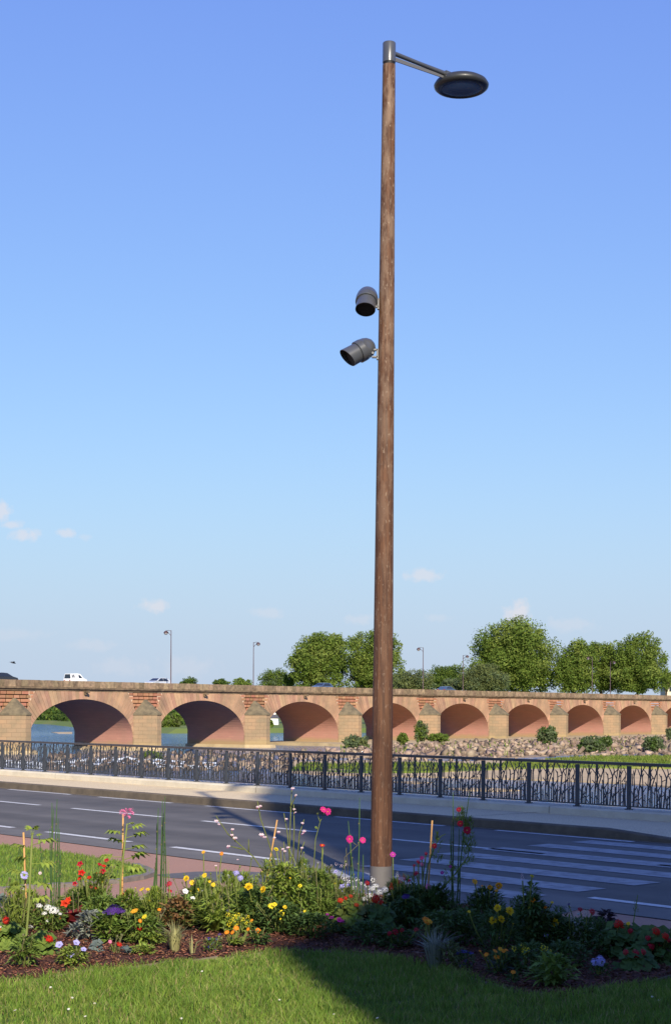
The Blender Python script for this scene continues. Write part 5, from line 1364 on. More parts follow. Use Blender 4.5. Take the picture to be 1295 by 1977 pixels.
plant('red_salvia', 'small red salvia between white phlox and red-leaved canna', (114, 1792), [('lance', G_DRK, 0, 12, 26, 50, 12, 5)], [('spike', SCA, N_, 107, 1774, 4.5), ('spike', SCA, N_, 116, 1775, 4.5)], cat='flower')
plant('penstemon', 'tall red penstemon in front of the rear lawn', (172, 1775), [('lance', G_MID, 0, 34, 62, 200, 17, 5)], [('bell', CRI, N_, 155, 1668, 5), ('bell', RED, N_, 158, 1685, 6), ('bell', RED, N_, 154, 1696, 4), ('bell', CRI, N_, 145, 1706, 4), ('bell', RED, N_, 173, 1694, 4), ('bell', CRI, N_, 193, 1669, 4), ('bell', RED, N_, 201, 1672, 4), ('bell', CRI, N_, 199, 1682, 5), ('bell', RED, N_, 188, 1688, 4), ('bell', PNK, N_, 189, 1696, 3), ('bell', CRI, N_, 206, 1661, 4), ('bell', RED, N_, 194, 1700, 4), ('bell', CRI, N_, 176, 1712, 3), ('bell', RED, N_, 186, 1715, 3)], cat='flower',
      extra=lambda root, B, k: [stalk(root, B, k, p, .004, .002, G_STEM) for p in ([(168, 1760), (163, 1656)], [(180, 1760), (182, 1650)], [(190, 1760), (200, 1658)])])
plant('red_canna', 'dark red broad leaves leaning left behind the white phlox', (140, 1790), [('rosette', G_RED, 0, 34, 66, 16, 62, 20)], [('bell', SCA, N_, 126, 1744, 7, 0), ('bell', SCA, N_, 132, 1738, 6, 0)])
plant('lilac_petunia', 'lilac petunia with four open trumpets at the front left', (140, 1866), [('lance', G_BRI, 0, 28, 34, 150, 13, 6)], [('trumpet', LIL, N_, 138, 1842, 9), ('trumpet', LIL, N_, 115, 1824, 8), ('trumpet', LIL, N_, 148, 1820, 7), ('trumpet', LIL, N_, 162, 1833, 6)], cat='flower')
plant('dusty_miller', 'silvery grey lobed plant between petunia and purple heliotrope', (172, 1815), [('broad', G_GREY, 2, 22, 55, 80, 15, 7), ('broad', G_GREY, -22, 18, 26, 40, 14, 7)])
plant('sedum', 'low curly grey-green succulent right of the lilac petunia', (186, 1838), [('round', G_BLUE, 0, 12, 20, 40, 9, 0)])
plant('heliotrope', 'heliotrope with a flat dark purple flower head and lance leaves', (216, 1818), [('lance', G_MID, 0, 30, 52, 150, 22, 8)], [('flat', PUR, N_, 220, 1757, 21, 0), ('flat', PUR, N_, 236, 1759, 9, 0), ('flat', PUR, N_, 203, 1761, 8, 0)], cat='flower')
plant('cleome', 'pink spider flower topping the tallest leafy stem beside its stake', (233, 1775), [('lance', G_MID, 0, 14, 36, 60, 18, 5)],
      extra=cleome_extra([(232, 1775), (233, 1700), (240, 1640), (246, 1590)], [(245, 1602, 26, .2), (243, 1618, 32, .1), (243, 1612, -30, .1), (240, 1628, -28, .05), (241, 1640, 32, .0), (238, 1655, -34, -.1), (239, 1660, 36, .1), (237, 1672, 32, -.2), (236, 1680, -32, .0), (236, 1690, 30, .2), (235, 1702, -30, .2), (244, 1595, 14, .3)]),
      fl=[('spider', PNK, N_, 248, 1570, 15, 0), ('spider', PNK, N_, 237, 1568, 8, 0)], cat='flower')
stake('bamboo stake tied beside the pink spider flower', (238, 1572), (236, 1768))
plant('horsetail_rush', 'clump of tall thin green rushes right of the pink spider flower', (310, 1772), extra=rush_extra([(294, 1772, 306, 1560), (301, 1772, 303, 1590), (308, 1772, 314, 1545), (316, 1772, 319, 1538), (319, 1772, 318, 1600), (290, 1772, 304, 1640), (312, 1772, 316, 1570)]))
plant('dianthus', 'dark red drooping dianthus behind the purple heliotrope', (228, 1760), [('grass', G_OLIVE, 0, 16, 30, 40, 28, 2)], [('bell', CRI, N_, 241, 1727, 4), ('bell', CRI, N_, 245, 1720, 3)], cat='flower')
plant('snapdragon', 'crimson snapdragon beside a green seed spike', (328, 1775), [('lance', G_MID, 0, 20, 44, 110, 14, 5)], [('umbel', CRI, N_, 327, 1707, 9), ('bell', CRI, N_, 328, 1720, 4), ('spike', G_BRI, N_, 325, 1696, 4, 0)], cat='flower', extra=lambda root, B, k: stalk(root, B, k, [(327, 1760), (325, 1658)], .004, .002, G_STEM))
plant('coreopsis', 'two small yellow coreopsis heads left of the rushes', (288, 1775), [('lance', G_MID, 0, 26, 40, 140, 14, 4)], [('daisy', YEL, N_, 274, 1717, 6.5), ('daisy', YEL, N_, 286, 1717, 5.5), ('daisy', YEL, N_, 262, 1714, 2), ('daisy', YEL, N_, 296, 1726, 3)], cat='flower')
plant('zinnia', 'low bed of orange, yellow and red zinnias at the front', (274, 1822), [('lance', G_MID, 0, 44, 50, 260, 17, 5), ('lance', G_BRI, 14, 40, 26, 120, 13, 5)], [('zinnia', AMB, N_, 260, 1759, 10), ('daisy', LEM, N_, 279, 1770, 8), ('zinnia', ORA, N_, 271, 1778, 5), ('umbel', RED, N_, 270, 1791, 8), ('daisy', ORA, N_, 308, 1756, 5)], cat='flower')
plant('dianthus', 'single red pink flower at the front edge beside grey leaves', (226, 1842), [('grass', G_OLIVE, -6, 18, 28, 60, 24, 2)], [('umbel', RED, N_, 231, 1823, 7), ('daisy', PNK, N_, 213, 1818, 5)], cat='flower')
plant('grey_echeveria', 'grey blue-leaved rosette plant at the front beside the single red flower', (250, 1844), [('rosette', G_BLUE, 0, 20, 24, 26, 24, 9), ('lance', G_BRI, 26, 24, 16, 70, 12, 5)])
plant('white_petunia', 'white petunia trio among orange foliage in the middle left', (362, 1790), [('lance', G_MID, 0, 26, 58, 160, 13, 5)], [('trumpet', WHI, N_, 358, 1721, 6.5), ('trumpet', WHI, N_, 372, 1735, 6), ('trumpet', WHI, N_, 365, 1763, 5)], cat='flower')
plant('coleus', 'rusty orange leaved plant between rushes and white petunias', (340, 1795), [('broad', G_RUST, 0, 30, 60, 130, 13, 7), ('lance', G_OLIVE, 0, 34, 50, 120, 13, 5)])
plant('marigold', 'yellow marigold bush with several heads behind the white petunias', (366, 1782), [('lance', G_MID, 4, 34, 66, 190, 15, 4)], [('pom', YEL, N_, 360, 1696, 8), ('daisy', YEL, N_, 371, 1704, 6), ('daisy', YEL, N_, 383, 1718, 5), ('daisy', AMB, N_, 366, 1746, 6)], cat='flower')
plant('gaillardia', 'upright lance-leaved clump with small yellow heads left of the marigolds', (420, 1800), [('rosette', G_BRI, 0, 36, 60, 60, 66, 9), ('lance', G_BRI, 0, 30, 74, 110, 24, 6)], [('daisy', YEL, N_, 395, 1690, 7), ('daisy', YEL, N_, 412, 1708, 6), ('daisy', YEL, N_, 405, 1702, 4), ('daisy', AMB, N_, 393, 1645, 5), ('daisy', ORA, N_, 428, 1648, 5)], cat='flower', sr=.0045)
plant('variegated_grass', 'pale straw-coloured grass tuft at the front of the bed', (338, 1838), [('grass', G_STRAW, 0, 40, 60, 130, 66, 2.6)])
plant('variegated_grass', 'tiny straw-coloured grass sprig on bare mulch', (366, 1842), [('grass', G_STRAW, 6, 24, 30, 14, 42, 3)])
plant('blue_lobelia', 'low deep blue lobelia on the bare mulch', (412, 1836), [('lance', G_MID, 0, 20, 24, 120, 7, 3)], [('dots', BLU, N_, 402, 1813, 5, 0), ('dots', BLU, N_, 411, 1821, 5, 0), ('dots', BLU, N_, 420, 1812, 5, 0), ('dots', BLU, N_, 404, 1828, 4, 0), ('dots', BLU, N_, 424, 1824, 4, 0), ('dots', BLU, N_, 415, 1832, 4, 0), ('dots', BLU, N_, 424, 1804, 4, 0)], cat='flower')
plant('yellow_wallflower', 'dense cluster of small lemon yellow flowers beside orange gazanias', (458, 1806), [('lance', G_BRI, 0, 28, 32, 110, 13, 4)], [('dots', LEM, N_, x, y, r, 0) for x, y, r in ((440, 1766, 7), (452, 1770, 8), (447, 1779, 8), (459, 1766, 6), (468, 1775, 6), (478, 1770, 6), (484, 1778, 6), (456, 1782, 7), (442, 1786, 6), (475, 1782, 5))], cat='flower')
plant('orange_gazania', 'orange gazanias at the front of the lit bed', (452, 1828), [('rosette', G_BRI, 0, 26, 30, 46, 32, 5)], [('gaz', ORA, N_, 438, 1800, 6), ('gaz', ORA, N_, 449, 1800, 6.5), ('gaz', ORA, N_, 456, 1792, 7), ('gaz', ORA, N_, 479, 1794, 5), ('gaz', ORA, N_, 486, 1777, 4)], cat='flower')
plant('calendula', 'single round orange calendula right of the gazanias', (498, 1826), [('lance', G_DRK, 0, 20, 26, 80, 13, 5)], [('pom', ORA, DCEN, 498, 1797, 6.5)], cat='flower')
plant('marigold', 'big yellow marigold pair on dark green bush in the middle', (494, 1796), [('lance', G_DRK, 0, 46, 78, 330, 16, 4.5), ('lance', G_MID, -20, 26, 66, 110, 14, 5)], [('pom', YEL, N_, 480, 1712, 10), ('pom', YEL, N_, 508, 1718, 9.5)], cat='flower')
plant('blue_iris', 'lilac blue ragged flower left of the yellow marigold pair', (462, 1790), [('lance', G_MID, 0, 22, 66, 100, 18, 5)], [('umbel', LIL, N_, 456, 1685, 8), ('umbel', LIL, N_, 464, 1695, 8), ('bell', LIL, N_, 442, 1757, 5)], cat='flower')
plant('gaura', 'wiry gaura with scattered white and blush flowers over the road', (545, 1765), [('lance', G_OLIVE, 0, 30, 60, 90, 16, 4)],
      [('gaura', BLS, PNK, x, y, r, 0) for x, y, r in ((418, 1586, 5), (423, 1592, 4), (448, 1613, 4), (454, 1619, 5), (441, 1635, 5), (449, 1602, 4), (498, 1559, 5), (503, 1557, 4), (505, 1613, 6), (511, 1617, 5), (565, 1523, 5), (571, 1536, 4), (568, 1563, 4), (570, 1569, 4), (553, 1582, 4), (584, 1590, 4), (587, 1606, 5), (584, 1610, 4), (538, 1607, 4), (530, 1618, 4), (546, 1640, 4), (556, 1637, 4), (583, 1638, 4), (550, 1644, 3.5), (459, 1660, 3), (417, 1672, 3))], cat='flower',
      extra=lambda root, B, k: [stalk(root, B, k, p, .0070, .0042, G_OLIVE) for p in ([(535, 1720), (490, 1655), (440, 1610), (417, 1575)], [(540, 1700), (520, 1630), (503, 1580), (497, 1546)], [(558, 1700), (560, 1600), (563, 1525)], [(565, 1690), (568, 1600), (567, 1553)], [(562, 1690), (555, 1610), (548, 1570)], [(572, 1690), (578, 1610), (587, 1582)], [(575, 1700), (582, 1640), (588, 1625)], [(560, 1560), (572, 1533)], [(545, 1700), (549, 1660), (548, 1625)], [(455, 1625), (447, 1604)], [(470, 1640), (441, 1633)], [(480, 1645), (480, 1620)])])
stake('bamboo stake standing in front of the gaura in the middle of the bed', (535, 1583), (510, 1725))
plant('tall_coreopsis', 'bright green leafy bush with one yellow bud below the gaura', (556, 1792), [('lance', G_BRI, -8, 36, 122, 330, 17, 6), ('lance', G_MID, 16, 40, 96, 260, 16, 5)], [('pom', LEM, N_, 533, 1640, 5.5), ('daisy', LEM, N_, 579, 1710, 5), ('daisy', YEL, N_, 560, 1695, 3)], cat='flower')
plant('coreopsis', 'half-shaded yellow coreopsis below the marigold pair', (540, 1805), [('lance', G_DRK, 0, 46, 60, 260, 17, 5)], [('daisy', LEM, DCEN, 524, 1749, 8), ('daisy', LEM, DCEN, 530, 1746, 6), ('daisy', LEM, DCEN, 544, 1762, 7), ('daisy', YEL, DCEN, 550, 1751, 5), ('daisy', LEM, DCEN, 588, 1759, 4), ('daisy', LEM, DCEN, 541, 1774, 3), ('dots', PUR, N_, 582, 1761, 3)], cat='flower')
plant('artemisia', 'silvery twiggy plant behind the dark bushes near the pole', (600, 1765), [('lance', G_SILV, -6, 34, 74, 130, 12, 3), ('feather', G_OLIVE, 0, 40, 70, 90, 12, 2)])
plant('cosmos', 'tall cosmos with magenta flower above and crimson flower below', (618, 1785), [('feather', G_MID, 0, 34, 92, 130, 15, 2.2), ('lance', G_MID, 0, 34, 46, 130, 16, 4)], [('cosmos', MAG, N_, 624, 1563, 7, 0), ('cosmos', MAG, N_, 633, 1567, 8, 0), ('daisy', RED, LEM, 622, 1632, 6.5), ('pom', G_OLIVE, N_, 613, 1571, 2.5, 0), ('pom', G_BRI, N_, 610, 1598, 3, 0)], cat='flower',
      extra=lambda root, B, k: [stalk(root, B, k, p, .0045, .0025, G_STEM) for p in ([(604, 1700), (609, 1620), (618, 1586), (627, 1567)], [(618, 1588), (613, 1573)], [(622, 1660), (624, 1640)])])
plant('cosmos', 'magenta cosmos pair just left of the lamp post', (668, 1780), [('feather', G_OLIVE, 0, 26, 60, 80, 14, 2)], [('cosmos', MAG, YEL, 675, 1620, 9, 0), ('cosmos', MAG, N_, 700, 1622, 7, 0)], cat='flower', extra=lambda root, B, k: [stalk(root, B, k, p, .0035, .0022, G_BSTEM) for p in ([(668, 1720), (665, 1655), (690, 1632), (699, 1624)], [(672, 1690), (668, 1640), (673, 1622)], [(688, 1632), (680, 1625)])])
plant('horsetail_rush', 'few thin rushes just left of the lamp post base', (690, 1775), extra=rush_extra([(680, 1775, 677, 1610), (688, 1775, 694, 1540), (692, 1775, 672, 1585), (699, 1775, 701, 1650), (704, 1775, 690, 1685), (683, 1775, 676, 1640)]))
plant('white_alyssum', 'low creamy white alyssum mat in front of the road beside the post', (668, 1748), [('lance', G_OLIVE, 0, 44, 26, 120, 9, 3)], [('dots', WHI, N_, 630 + i * 7.5 + random.uniform(-3, 3), 1690 + (i % 4) * 5 + random.uniform(-3, 3) + i * .8, random.uniform(4, 6.5), 0) for i in range(13)] + [('dots', BLS, N_, 640 + i * 9, 1668 + random.uniform(-4, 4), 4, 0) for i in range(4)], cat='flower')
plant('campanula', 'small lilac bellflowers behind the scarlet begonias', (664, 1770), [('lance', G_MID, 0, 26, 46, 140, 12, 5)], [('bell', LIL, N_, 659, 1712, 6), ('bell', LIL, N_, 672, 1711, 5), ('bell', LIL, N_, 663, 1721, 4), ('bell', LIL, N_, 648, 1683, 3)], cat='flower')
plant('begonia', 'scarlet begonias with glossy yellow-green leaves at the shadow edge', (672, 1798), [('round', G_BRI, 0, 34, 52, 60, 17, 0), ('round', G_OLIVE, 20, 30, 44, 40, 16, 0)], [('umbel', SCA, N_, 657, 1738, 8), ('umbel', RED, N_, 667, 1734, 5), ('umbel', SCA, N_, 677, 1730, 6), ('umbel', SCA, N_, 688, 1747, 7)], cat='flower')
plant('magenta_petunia', 'small magenta petunias low in front of the scarlet begonias', (648, 1802), [('lance', G_DRK, 0, 22, 22, 70, 10, 4)], [('trumpet', MVE, N_, 655, 1776, 6), ('trumpet', MVE, N_, 663, 1779, 5), ('trumpet', MVE, N_, 640, 1772, 5), ('trumpet', MVE, N_, 632, 1766, 4)], cat='flower')
# ---- around the pole and in the shade
plant('white_phlox', 'white phlox head at the foot of the lamp post', (722, 1775), [('lance', G_GREY, 0, 28, 44, 110, 13, 5)], [('phlox', WHI, N_, 712, 1728, 8), ('phlox', WHI, N_, 718, 1715, 7), ('phlox', WHI, N_, 730, 1722, 8), ('phlox', WHI, N_, 742, 1718, 7), ('phlox', WHI, N_, 705, 1735, 6), ('phlox', WHI, N_, 750, 1728, 4), ('phlox', WHI, N_, 726, 1710, 6)], cat='flower')
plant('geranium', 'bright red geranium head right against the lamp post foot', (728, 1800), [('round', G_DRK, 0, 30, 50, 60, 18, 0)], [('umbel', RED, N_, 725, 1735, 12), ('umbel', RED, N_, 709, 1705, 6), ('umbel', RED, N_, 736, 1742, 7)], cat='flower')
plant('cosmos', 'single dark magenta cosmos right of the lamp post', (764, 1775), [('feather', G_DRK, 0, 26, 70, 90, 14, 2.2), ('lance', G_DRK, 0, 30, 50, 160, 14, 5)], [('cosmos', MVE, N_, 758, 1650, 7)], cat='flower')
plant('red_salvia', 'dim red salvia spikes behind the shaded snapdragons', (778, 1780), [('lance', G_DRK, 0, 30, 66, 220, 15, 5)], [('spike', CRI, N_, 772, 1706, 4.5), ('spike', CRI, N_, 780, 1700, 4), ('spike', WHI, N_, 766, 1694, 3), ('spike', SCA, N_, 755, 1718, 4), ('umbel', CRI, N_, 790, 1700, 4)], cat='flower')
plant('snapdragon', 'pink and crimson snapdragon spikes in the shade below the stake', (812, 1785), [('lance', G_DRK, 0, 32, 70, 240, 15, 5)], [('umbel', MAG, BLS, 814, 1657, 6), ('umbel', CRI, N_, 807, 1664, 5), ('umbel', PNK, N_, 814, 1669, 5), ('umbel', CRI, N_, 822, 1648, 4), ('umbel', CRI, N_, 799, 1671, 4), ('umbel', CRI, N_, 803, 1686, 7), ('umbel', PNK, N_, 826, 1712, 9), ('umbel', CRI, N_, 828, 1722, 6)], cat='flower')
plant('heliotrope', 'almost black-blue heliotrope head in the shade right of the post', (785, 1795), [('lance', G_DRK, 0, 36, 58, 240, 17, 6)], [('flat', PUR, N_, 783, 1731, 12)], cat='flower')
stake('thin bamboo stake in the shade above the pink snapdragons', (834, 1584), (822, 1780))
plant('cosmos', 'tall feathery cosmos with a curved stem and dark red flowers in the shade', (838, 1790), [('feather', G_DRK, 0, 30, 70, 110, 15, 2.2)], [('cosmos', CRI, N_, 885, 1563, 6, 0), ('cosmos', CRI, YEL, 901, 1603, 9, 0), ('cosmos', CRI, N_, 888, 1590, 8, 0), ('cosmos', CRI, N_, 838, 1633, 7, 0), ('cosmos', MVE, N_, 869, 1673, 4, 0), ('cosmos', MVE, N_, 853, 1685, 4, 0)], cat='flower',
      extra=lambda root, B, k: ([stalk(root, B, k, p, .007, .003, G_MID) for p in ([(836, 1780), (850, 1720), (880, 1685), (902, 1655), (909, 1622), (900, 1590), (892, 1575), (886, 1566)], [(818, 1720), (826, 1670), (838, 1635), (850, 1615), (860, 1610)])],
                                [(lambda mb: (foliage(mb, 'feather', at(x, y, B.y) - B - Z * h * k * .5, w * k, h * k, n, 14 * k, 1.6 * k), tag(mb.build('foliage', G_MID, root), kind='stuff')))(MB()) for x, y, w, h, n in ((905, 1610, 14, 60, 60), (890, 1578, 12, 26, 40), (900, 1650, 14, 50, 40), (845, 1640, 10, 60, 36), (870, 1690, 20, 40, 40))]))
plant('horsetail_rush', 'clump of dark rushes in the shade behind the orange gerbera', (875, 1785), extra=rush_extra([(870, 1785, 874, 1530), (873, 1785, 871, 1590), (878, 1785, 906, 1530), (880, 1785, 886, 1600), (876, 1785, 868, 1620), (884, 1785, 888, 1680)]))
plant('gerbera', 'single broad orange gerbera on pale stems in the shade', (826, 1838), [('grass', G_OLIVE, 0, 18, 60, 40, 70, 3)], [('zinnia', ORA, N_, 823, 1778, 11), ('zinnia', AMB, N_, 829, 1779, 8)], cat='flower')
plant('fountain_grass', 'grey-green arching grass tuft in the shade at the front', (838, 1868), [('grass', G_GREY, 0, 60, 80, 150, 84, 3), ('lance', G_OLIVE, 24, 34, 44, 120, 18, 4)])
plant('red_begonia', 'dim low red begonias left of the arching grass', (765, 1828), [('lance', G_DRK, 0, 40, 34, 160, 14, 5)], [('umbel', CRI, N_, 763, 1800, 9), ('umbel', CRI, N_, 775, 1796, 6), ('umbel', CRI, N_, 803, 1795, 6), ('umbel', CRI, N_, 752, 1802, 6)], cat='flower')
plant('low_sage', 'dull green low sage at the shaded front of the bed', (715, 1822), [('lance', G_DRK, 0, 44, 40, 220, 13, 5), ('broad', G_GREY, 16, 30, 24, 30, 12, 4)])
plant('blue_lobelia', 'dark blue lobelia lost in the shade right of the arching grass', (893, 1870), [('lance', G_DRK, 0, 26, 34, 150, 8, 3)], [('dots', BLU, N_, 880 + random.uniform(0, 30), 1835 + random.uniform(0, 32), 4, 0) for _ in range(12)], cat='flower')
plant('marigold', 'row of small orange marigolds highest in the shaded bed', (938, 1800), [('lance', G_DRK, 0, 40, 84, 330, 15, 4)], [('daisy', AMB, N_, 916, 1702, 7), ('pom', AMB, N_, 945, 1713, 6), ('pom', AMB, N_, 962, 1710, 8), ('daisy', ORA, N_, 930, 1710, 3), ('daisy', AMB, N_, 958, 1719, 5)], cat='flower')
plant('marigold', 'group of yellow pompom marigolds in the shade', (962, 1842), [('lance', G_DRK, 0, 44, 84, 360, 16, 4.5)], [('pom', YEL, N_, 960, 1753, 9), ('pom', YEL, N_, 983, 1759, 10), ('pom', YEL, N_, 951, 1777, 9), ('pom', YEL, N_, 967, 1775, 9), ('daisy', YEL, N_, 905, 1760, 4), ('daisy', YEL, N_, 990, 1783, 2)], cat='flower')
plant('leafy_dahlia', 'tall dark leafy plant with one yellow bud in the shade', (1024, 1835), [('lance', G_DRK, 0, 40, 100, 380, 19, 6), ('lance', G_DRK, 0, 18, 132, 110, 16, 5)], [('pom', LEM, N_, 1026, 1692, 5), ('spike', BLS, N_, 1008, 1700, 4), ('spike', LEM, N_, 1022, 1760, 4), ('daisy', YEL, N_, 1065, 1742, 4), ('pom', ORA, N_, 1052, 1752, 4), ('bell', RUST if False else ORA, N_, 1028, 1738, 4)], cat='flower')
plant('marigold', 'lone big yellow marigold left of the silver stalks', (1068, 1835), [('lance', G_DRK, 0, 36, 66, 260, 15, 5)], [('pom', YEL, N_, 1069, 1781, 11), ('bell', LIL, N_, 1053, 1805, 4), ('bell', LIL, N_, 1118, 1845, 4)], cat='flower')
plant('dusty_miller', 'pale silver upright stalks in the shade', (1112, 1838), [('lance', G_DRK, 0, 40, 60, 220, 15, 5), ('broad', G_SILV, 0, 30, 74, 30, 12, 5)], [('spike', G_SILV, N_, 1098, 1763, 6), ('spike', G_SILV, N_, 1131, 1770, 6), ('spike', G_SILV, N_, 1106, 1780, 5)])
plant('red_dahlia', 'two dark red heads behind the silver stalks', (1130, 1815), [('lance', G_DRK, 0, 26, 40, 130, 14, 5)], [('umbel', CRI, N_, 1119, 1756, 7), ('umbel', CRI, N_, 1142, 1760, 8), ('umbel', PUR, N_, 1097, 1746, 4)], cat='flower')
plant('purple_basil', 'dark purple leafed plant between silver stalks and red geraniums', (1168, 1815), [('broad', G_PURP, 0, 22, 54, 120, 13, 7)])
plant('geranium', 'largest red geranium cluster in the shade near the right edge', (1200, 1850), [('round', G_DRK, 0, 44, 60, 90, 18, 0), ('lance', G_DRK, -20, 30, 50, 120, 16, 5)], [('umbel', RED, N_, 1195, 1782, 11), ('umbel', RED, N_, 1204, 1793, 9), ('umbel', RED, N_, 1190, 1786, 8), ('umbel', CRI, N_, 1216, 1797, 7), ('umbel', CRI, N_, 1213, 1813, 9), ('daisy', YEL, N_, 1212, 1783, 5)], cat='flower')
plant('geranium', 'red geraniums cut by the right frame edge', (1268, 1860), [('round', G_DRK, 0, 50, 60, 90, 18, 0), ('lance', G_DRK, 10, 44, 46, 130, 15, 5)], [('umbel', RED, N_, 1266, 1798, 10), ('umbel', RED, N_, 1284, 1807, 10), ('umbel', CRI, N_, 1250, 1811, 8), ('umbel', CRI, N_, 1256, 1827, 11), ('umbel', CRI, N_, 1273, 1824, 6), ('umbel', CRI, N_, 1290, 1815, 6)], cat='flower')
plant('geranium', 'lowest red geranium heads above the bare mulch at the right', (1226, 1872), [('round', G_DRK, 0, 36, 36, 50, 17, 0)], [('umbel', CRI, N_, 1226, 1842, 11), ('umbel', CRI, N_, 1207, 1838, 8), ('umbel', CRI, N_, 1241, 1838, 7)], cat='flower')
plant('mullein', 'narrow leaning green seed spike at the right', (1218, 1830), [('lance', G_DRK, 0, 16, 20, 40, 14, 5)], [('spike', G_OLIVE, N_, 1226, 1760, 7, 0)], extra=lambda root, B, k: stalk(root, B, k, [(1216, 1825), (1222, 1780), (1230, 1728)], .006, .003, G_MID))
plant('orange_gazania', 'orange gazanias on grey leaves in the shaded front row', (968, 1880), [('rosette', G_BLUE, 0, 36, 44, 40, 44, 7), ('lance', G_DRK, 0, 34, 40, 120, 14, 5)], [('gaz', ORA, N_, 955, 1836, 7), ('gaz', AMB, N_, 965, 1832, 6), ('gaz', ORA, N_, 972, 1836, 6), ('gaz', ORA, N_, 938, 1843, 7), ('gaz', ORA, N_, 958, 1848, 7), ('gaz', ORA, N_, 926, 1836, 4), ('gaz', ORA, N_, 977, 1834, 5)], cat='flower')
plant('calendula', 'lone small orange calendula in the shade above the mulch', (990, 1898), [('lance', G_DRK, 0, 14, 16, 40, 10, 4)], [('zinnia', ORA, N_, 990, 1877, 6)], cat='flower')
plant('yellow_wallflower', 'small lemon yellow clusters over bright shaded leaves', (1022, 1880), [('lance', G_DRK, 0, 44, 56, 280, 16, 5)], [('dots', LEM, N_, x, y, r) for x, y, r in ((991, 1832, 7), (1008, 1828, 8), (1016, 1834, 9), (1012, 1837, 8), (1047, 1829, 8), (1053, 1831, 6), (1061, 1836, 5), (1074, 1845, 7))], cat='flower')
plant('foxglove', 'lance-leaved clump at the front of the shaded bed beside bare mulch', (1068, 1905), [('rosette', G_MID, 0, 50, 60, 50, 62, 11), ('lance', G_MID, 0, 40, 54, 110, 24, 8)])
plant('pale_phlox', 'pale lilac phlox head alone over the dark mulch', (1156, 1885), [('lance', G_DRK, 0, 20, 24, 70, 11, 4)], [('phlox', LIL, N_, 1147, 1858, 8), ('phlox', LIL, N_, 1159, 1857, 10), ('phlox', LIL, N_, 1156, 1851, 7)], cat='flower')
plant('low_sage', 'dark low foliage in the shade between marigolds and silver stalks', (1090, 1865), [('lance', G_DRK, 0, 50, 44, 240, 15, 5)])
plant('low_sage', 'dark low foliage in the shade below the curved cosmos', (855, 1822), [('lance', G_DRK, 0, 60, 60, 330, 15, 5)])
plant('low_sage', 'dark low foliage in front of the half-shaded coreopsis', (600, 1812), [('lance', G_DRK, 0, 52, 44, 280, 14, 5)])
plant('low_sage', 'leafy green filler behind the purple heliotrope', (200, 1790), [('lance', G_MID, 0, 40, 56, 240, 16, 5)])
plant('low_sage', 'dark foliage between the yellow pompoms and the dark leafy plant', (905, 1825), [('lance', G_DRK, 0, 40, 66, 240, 15, 5)])

# daisies dotted in the lawn
mb = MB(); f_daisy(10, .4, .08, .3)(mb)
dm = mb.build('lawn_daisy', [WHI, YEL], mesh_only=True)
for (x, y) in [(390, 1875), (98, 1906), (140, 1926), (183, 1937), (133, 1948), (165, 1962), (350, 1966), (645, 1958), (728, 1965), (1258, 1924), (1271, 1931), (540, 1930), (30, 1950)]:
    q = g(x, y, .06); o = inst('lawn_daisy', dm, None, q, (random.uniform(.2, .7), random.uniform(-.3, .3), 0), .0085)
    tag(o, 'tiny white daisy in the front lawn', 'flower', 'daisies in the front lawn')
    mb = MB(); mb.tube([Vector((0, 0, 0)), Vector((0, -1.5, -5.5))], .12, 4, cap=False); mb.build('stem', G_STEM, o)
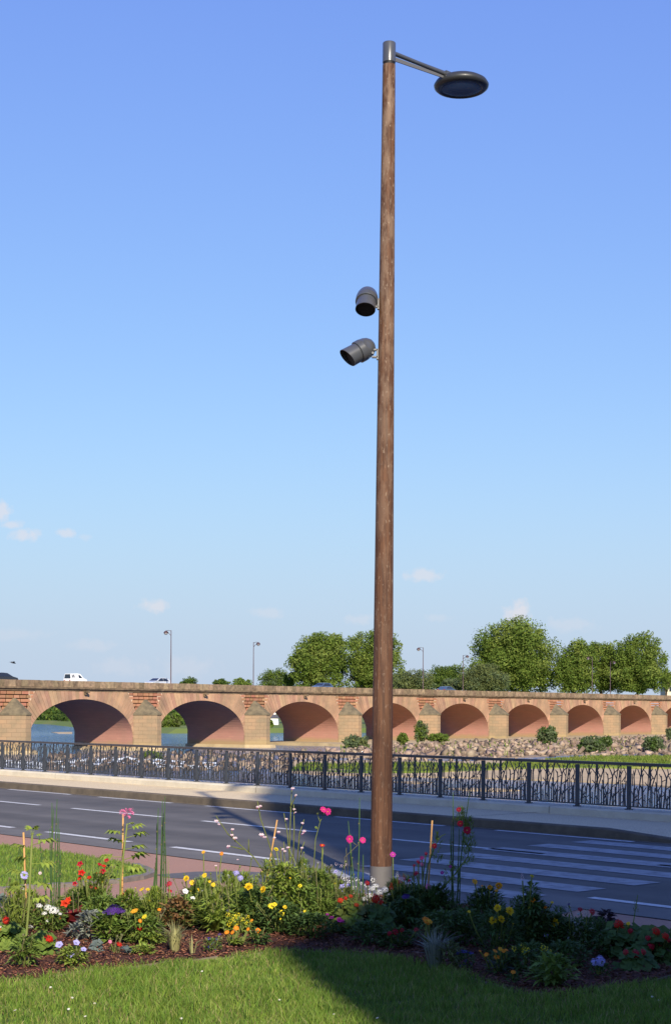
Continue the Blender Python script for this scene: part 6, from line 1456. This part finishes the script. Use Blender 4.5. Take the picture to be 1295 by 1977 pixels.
# tall wispy growth in the sunlit middle of the bed
for (x, y, w, h, m, lab) in [(520, 1780, 34, 112, G_BRI, 'wispy tall green growth behind the yellow marigold pair'), (585, 1778, 36, 108, G_MID, 'wispy tall growth between bamboo stake and tall cosmos'), (632, 1775, 30, 92, G_OLIVE, 'wispy olive growth left of the magenta cosmos pair'),
                             (440, 1780, 30, 88, G_BRI, 'wispy light green growth below the small orange heads'), (385, 1785, 28, 74, G_MID, 'wispy growth right of the white petunia trio'), (190, 1778, 30, 84, G_MID, 'wispy growth between red penstemon and pink spider flower'), (30, 1805, 30, 92, G_BRI, 'wispy light green growth at the left edge below the scabious'), (300, 1785, 30, 62, G_BRI, 'wispy light green growth at the foot of the second rush clump')]:
    plant('wispy_perennial', lab, (x, y), [('feather', m, 0, w, h, 130, 12, 2.0), ('grass', G_OLIVE, 0, w * 1.3, h, 34, h * 1.12, 1.7), ('lance', m, 0, w, h * .7, 90, 12, 3.4)],
          [('dots', random.choice((WHI, BLS, LEM, YEL)), CEN, x + random.uniform(-w, w), y - h * random.uniform(.75, 1.08), random.uniform(1.6, 2.6)) for _ in range(7)])
# leafy plants filling the back row of the bed
for (x, y, w, h, n, m, lab) in [(395, 1770, 40, 58, 200, G_MID, 'leafy green filler plant behind the blue lobelia'), (470, 1765, 44, 62, 220, G_MID, 'leafy green filler plant behind the yellow marigold pair'), (590, 1760, 46, 66, 240, G_OLIVE, 'olive leafy filler plant under the tall cosmos'), (640, 1762, 40, 56, 200, G_MID, 'leafy green filler plant left of the pole foot'),
                              (150, 1768, 44, 40, 180, G_MID, 'leafy green filler plant under the red penstemon'), (60, 1785, 40, 50, 180, G_OLIVE, 'olive leafy filler plant behind the left geraniums'), (250, 1780, 36, 46, 160, G_MID, 'leafy green filler plant behind the orange zinnia'),
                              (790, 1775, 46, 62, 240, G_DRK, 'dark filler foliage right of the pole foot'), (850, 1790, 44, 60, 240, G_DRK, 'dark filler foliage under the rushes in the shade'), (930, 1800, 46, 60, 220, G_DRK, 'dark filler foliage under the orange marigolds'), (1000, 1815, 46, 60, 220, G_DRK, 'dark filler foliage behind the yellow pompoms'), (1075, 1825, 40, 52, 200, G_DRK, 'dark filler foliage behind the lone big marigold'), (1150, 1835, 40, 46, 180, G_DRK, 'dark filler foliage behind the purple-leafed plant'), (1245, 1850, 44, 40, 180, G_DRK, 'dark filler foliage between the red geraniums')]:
    lit = x < 720  # shade put into leaf colour: sunlit fillers get bright leaves, shaded ones dark
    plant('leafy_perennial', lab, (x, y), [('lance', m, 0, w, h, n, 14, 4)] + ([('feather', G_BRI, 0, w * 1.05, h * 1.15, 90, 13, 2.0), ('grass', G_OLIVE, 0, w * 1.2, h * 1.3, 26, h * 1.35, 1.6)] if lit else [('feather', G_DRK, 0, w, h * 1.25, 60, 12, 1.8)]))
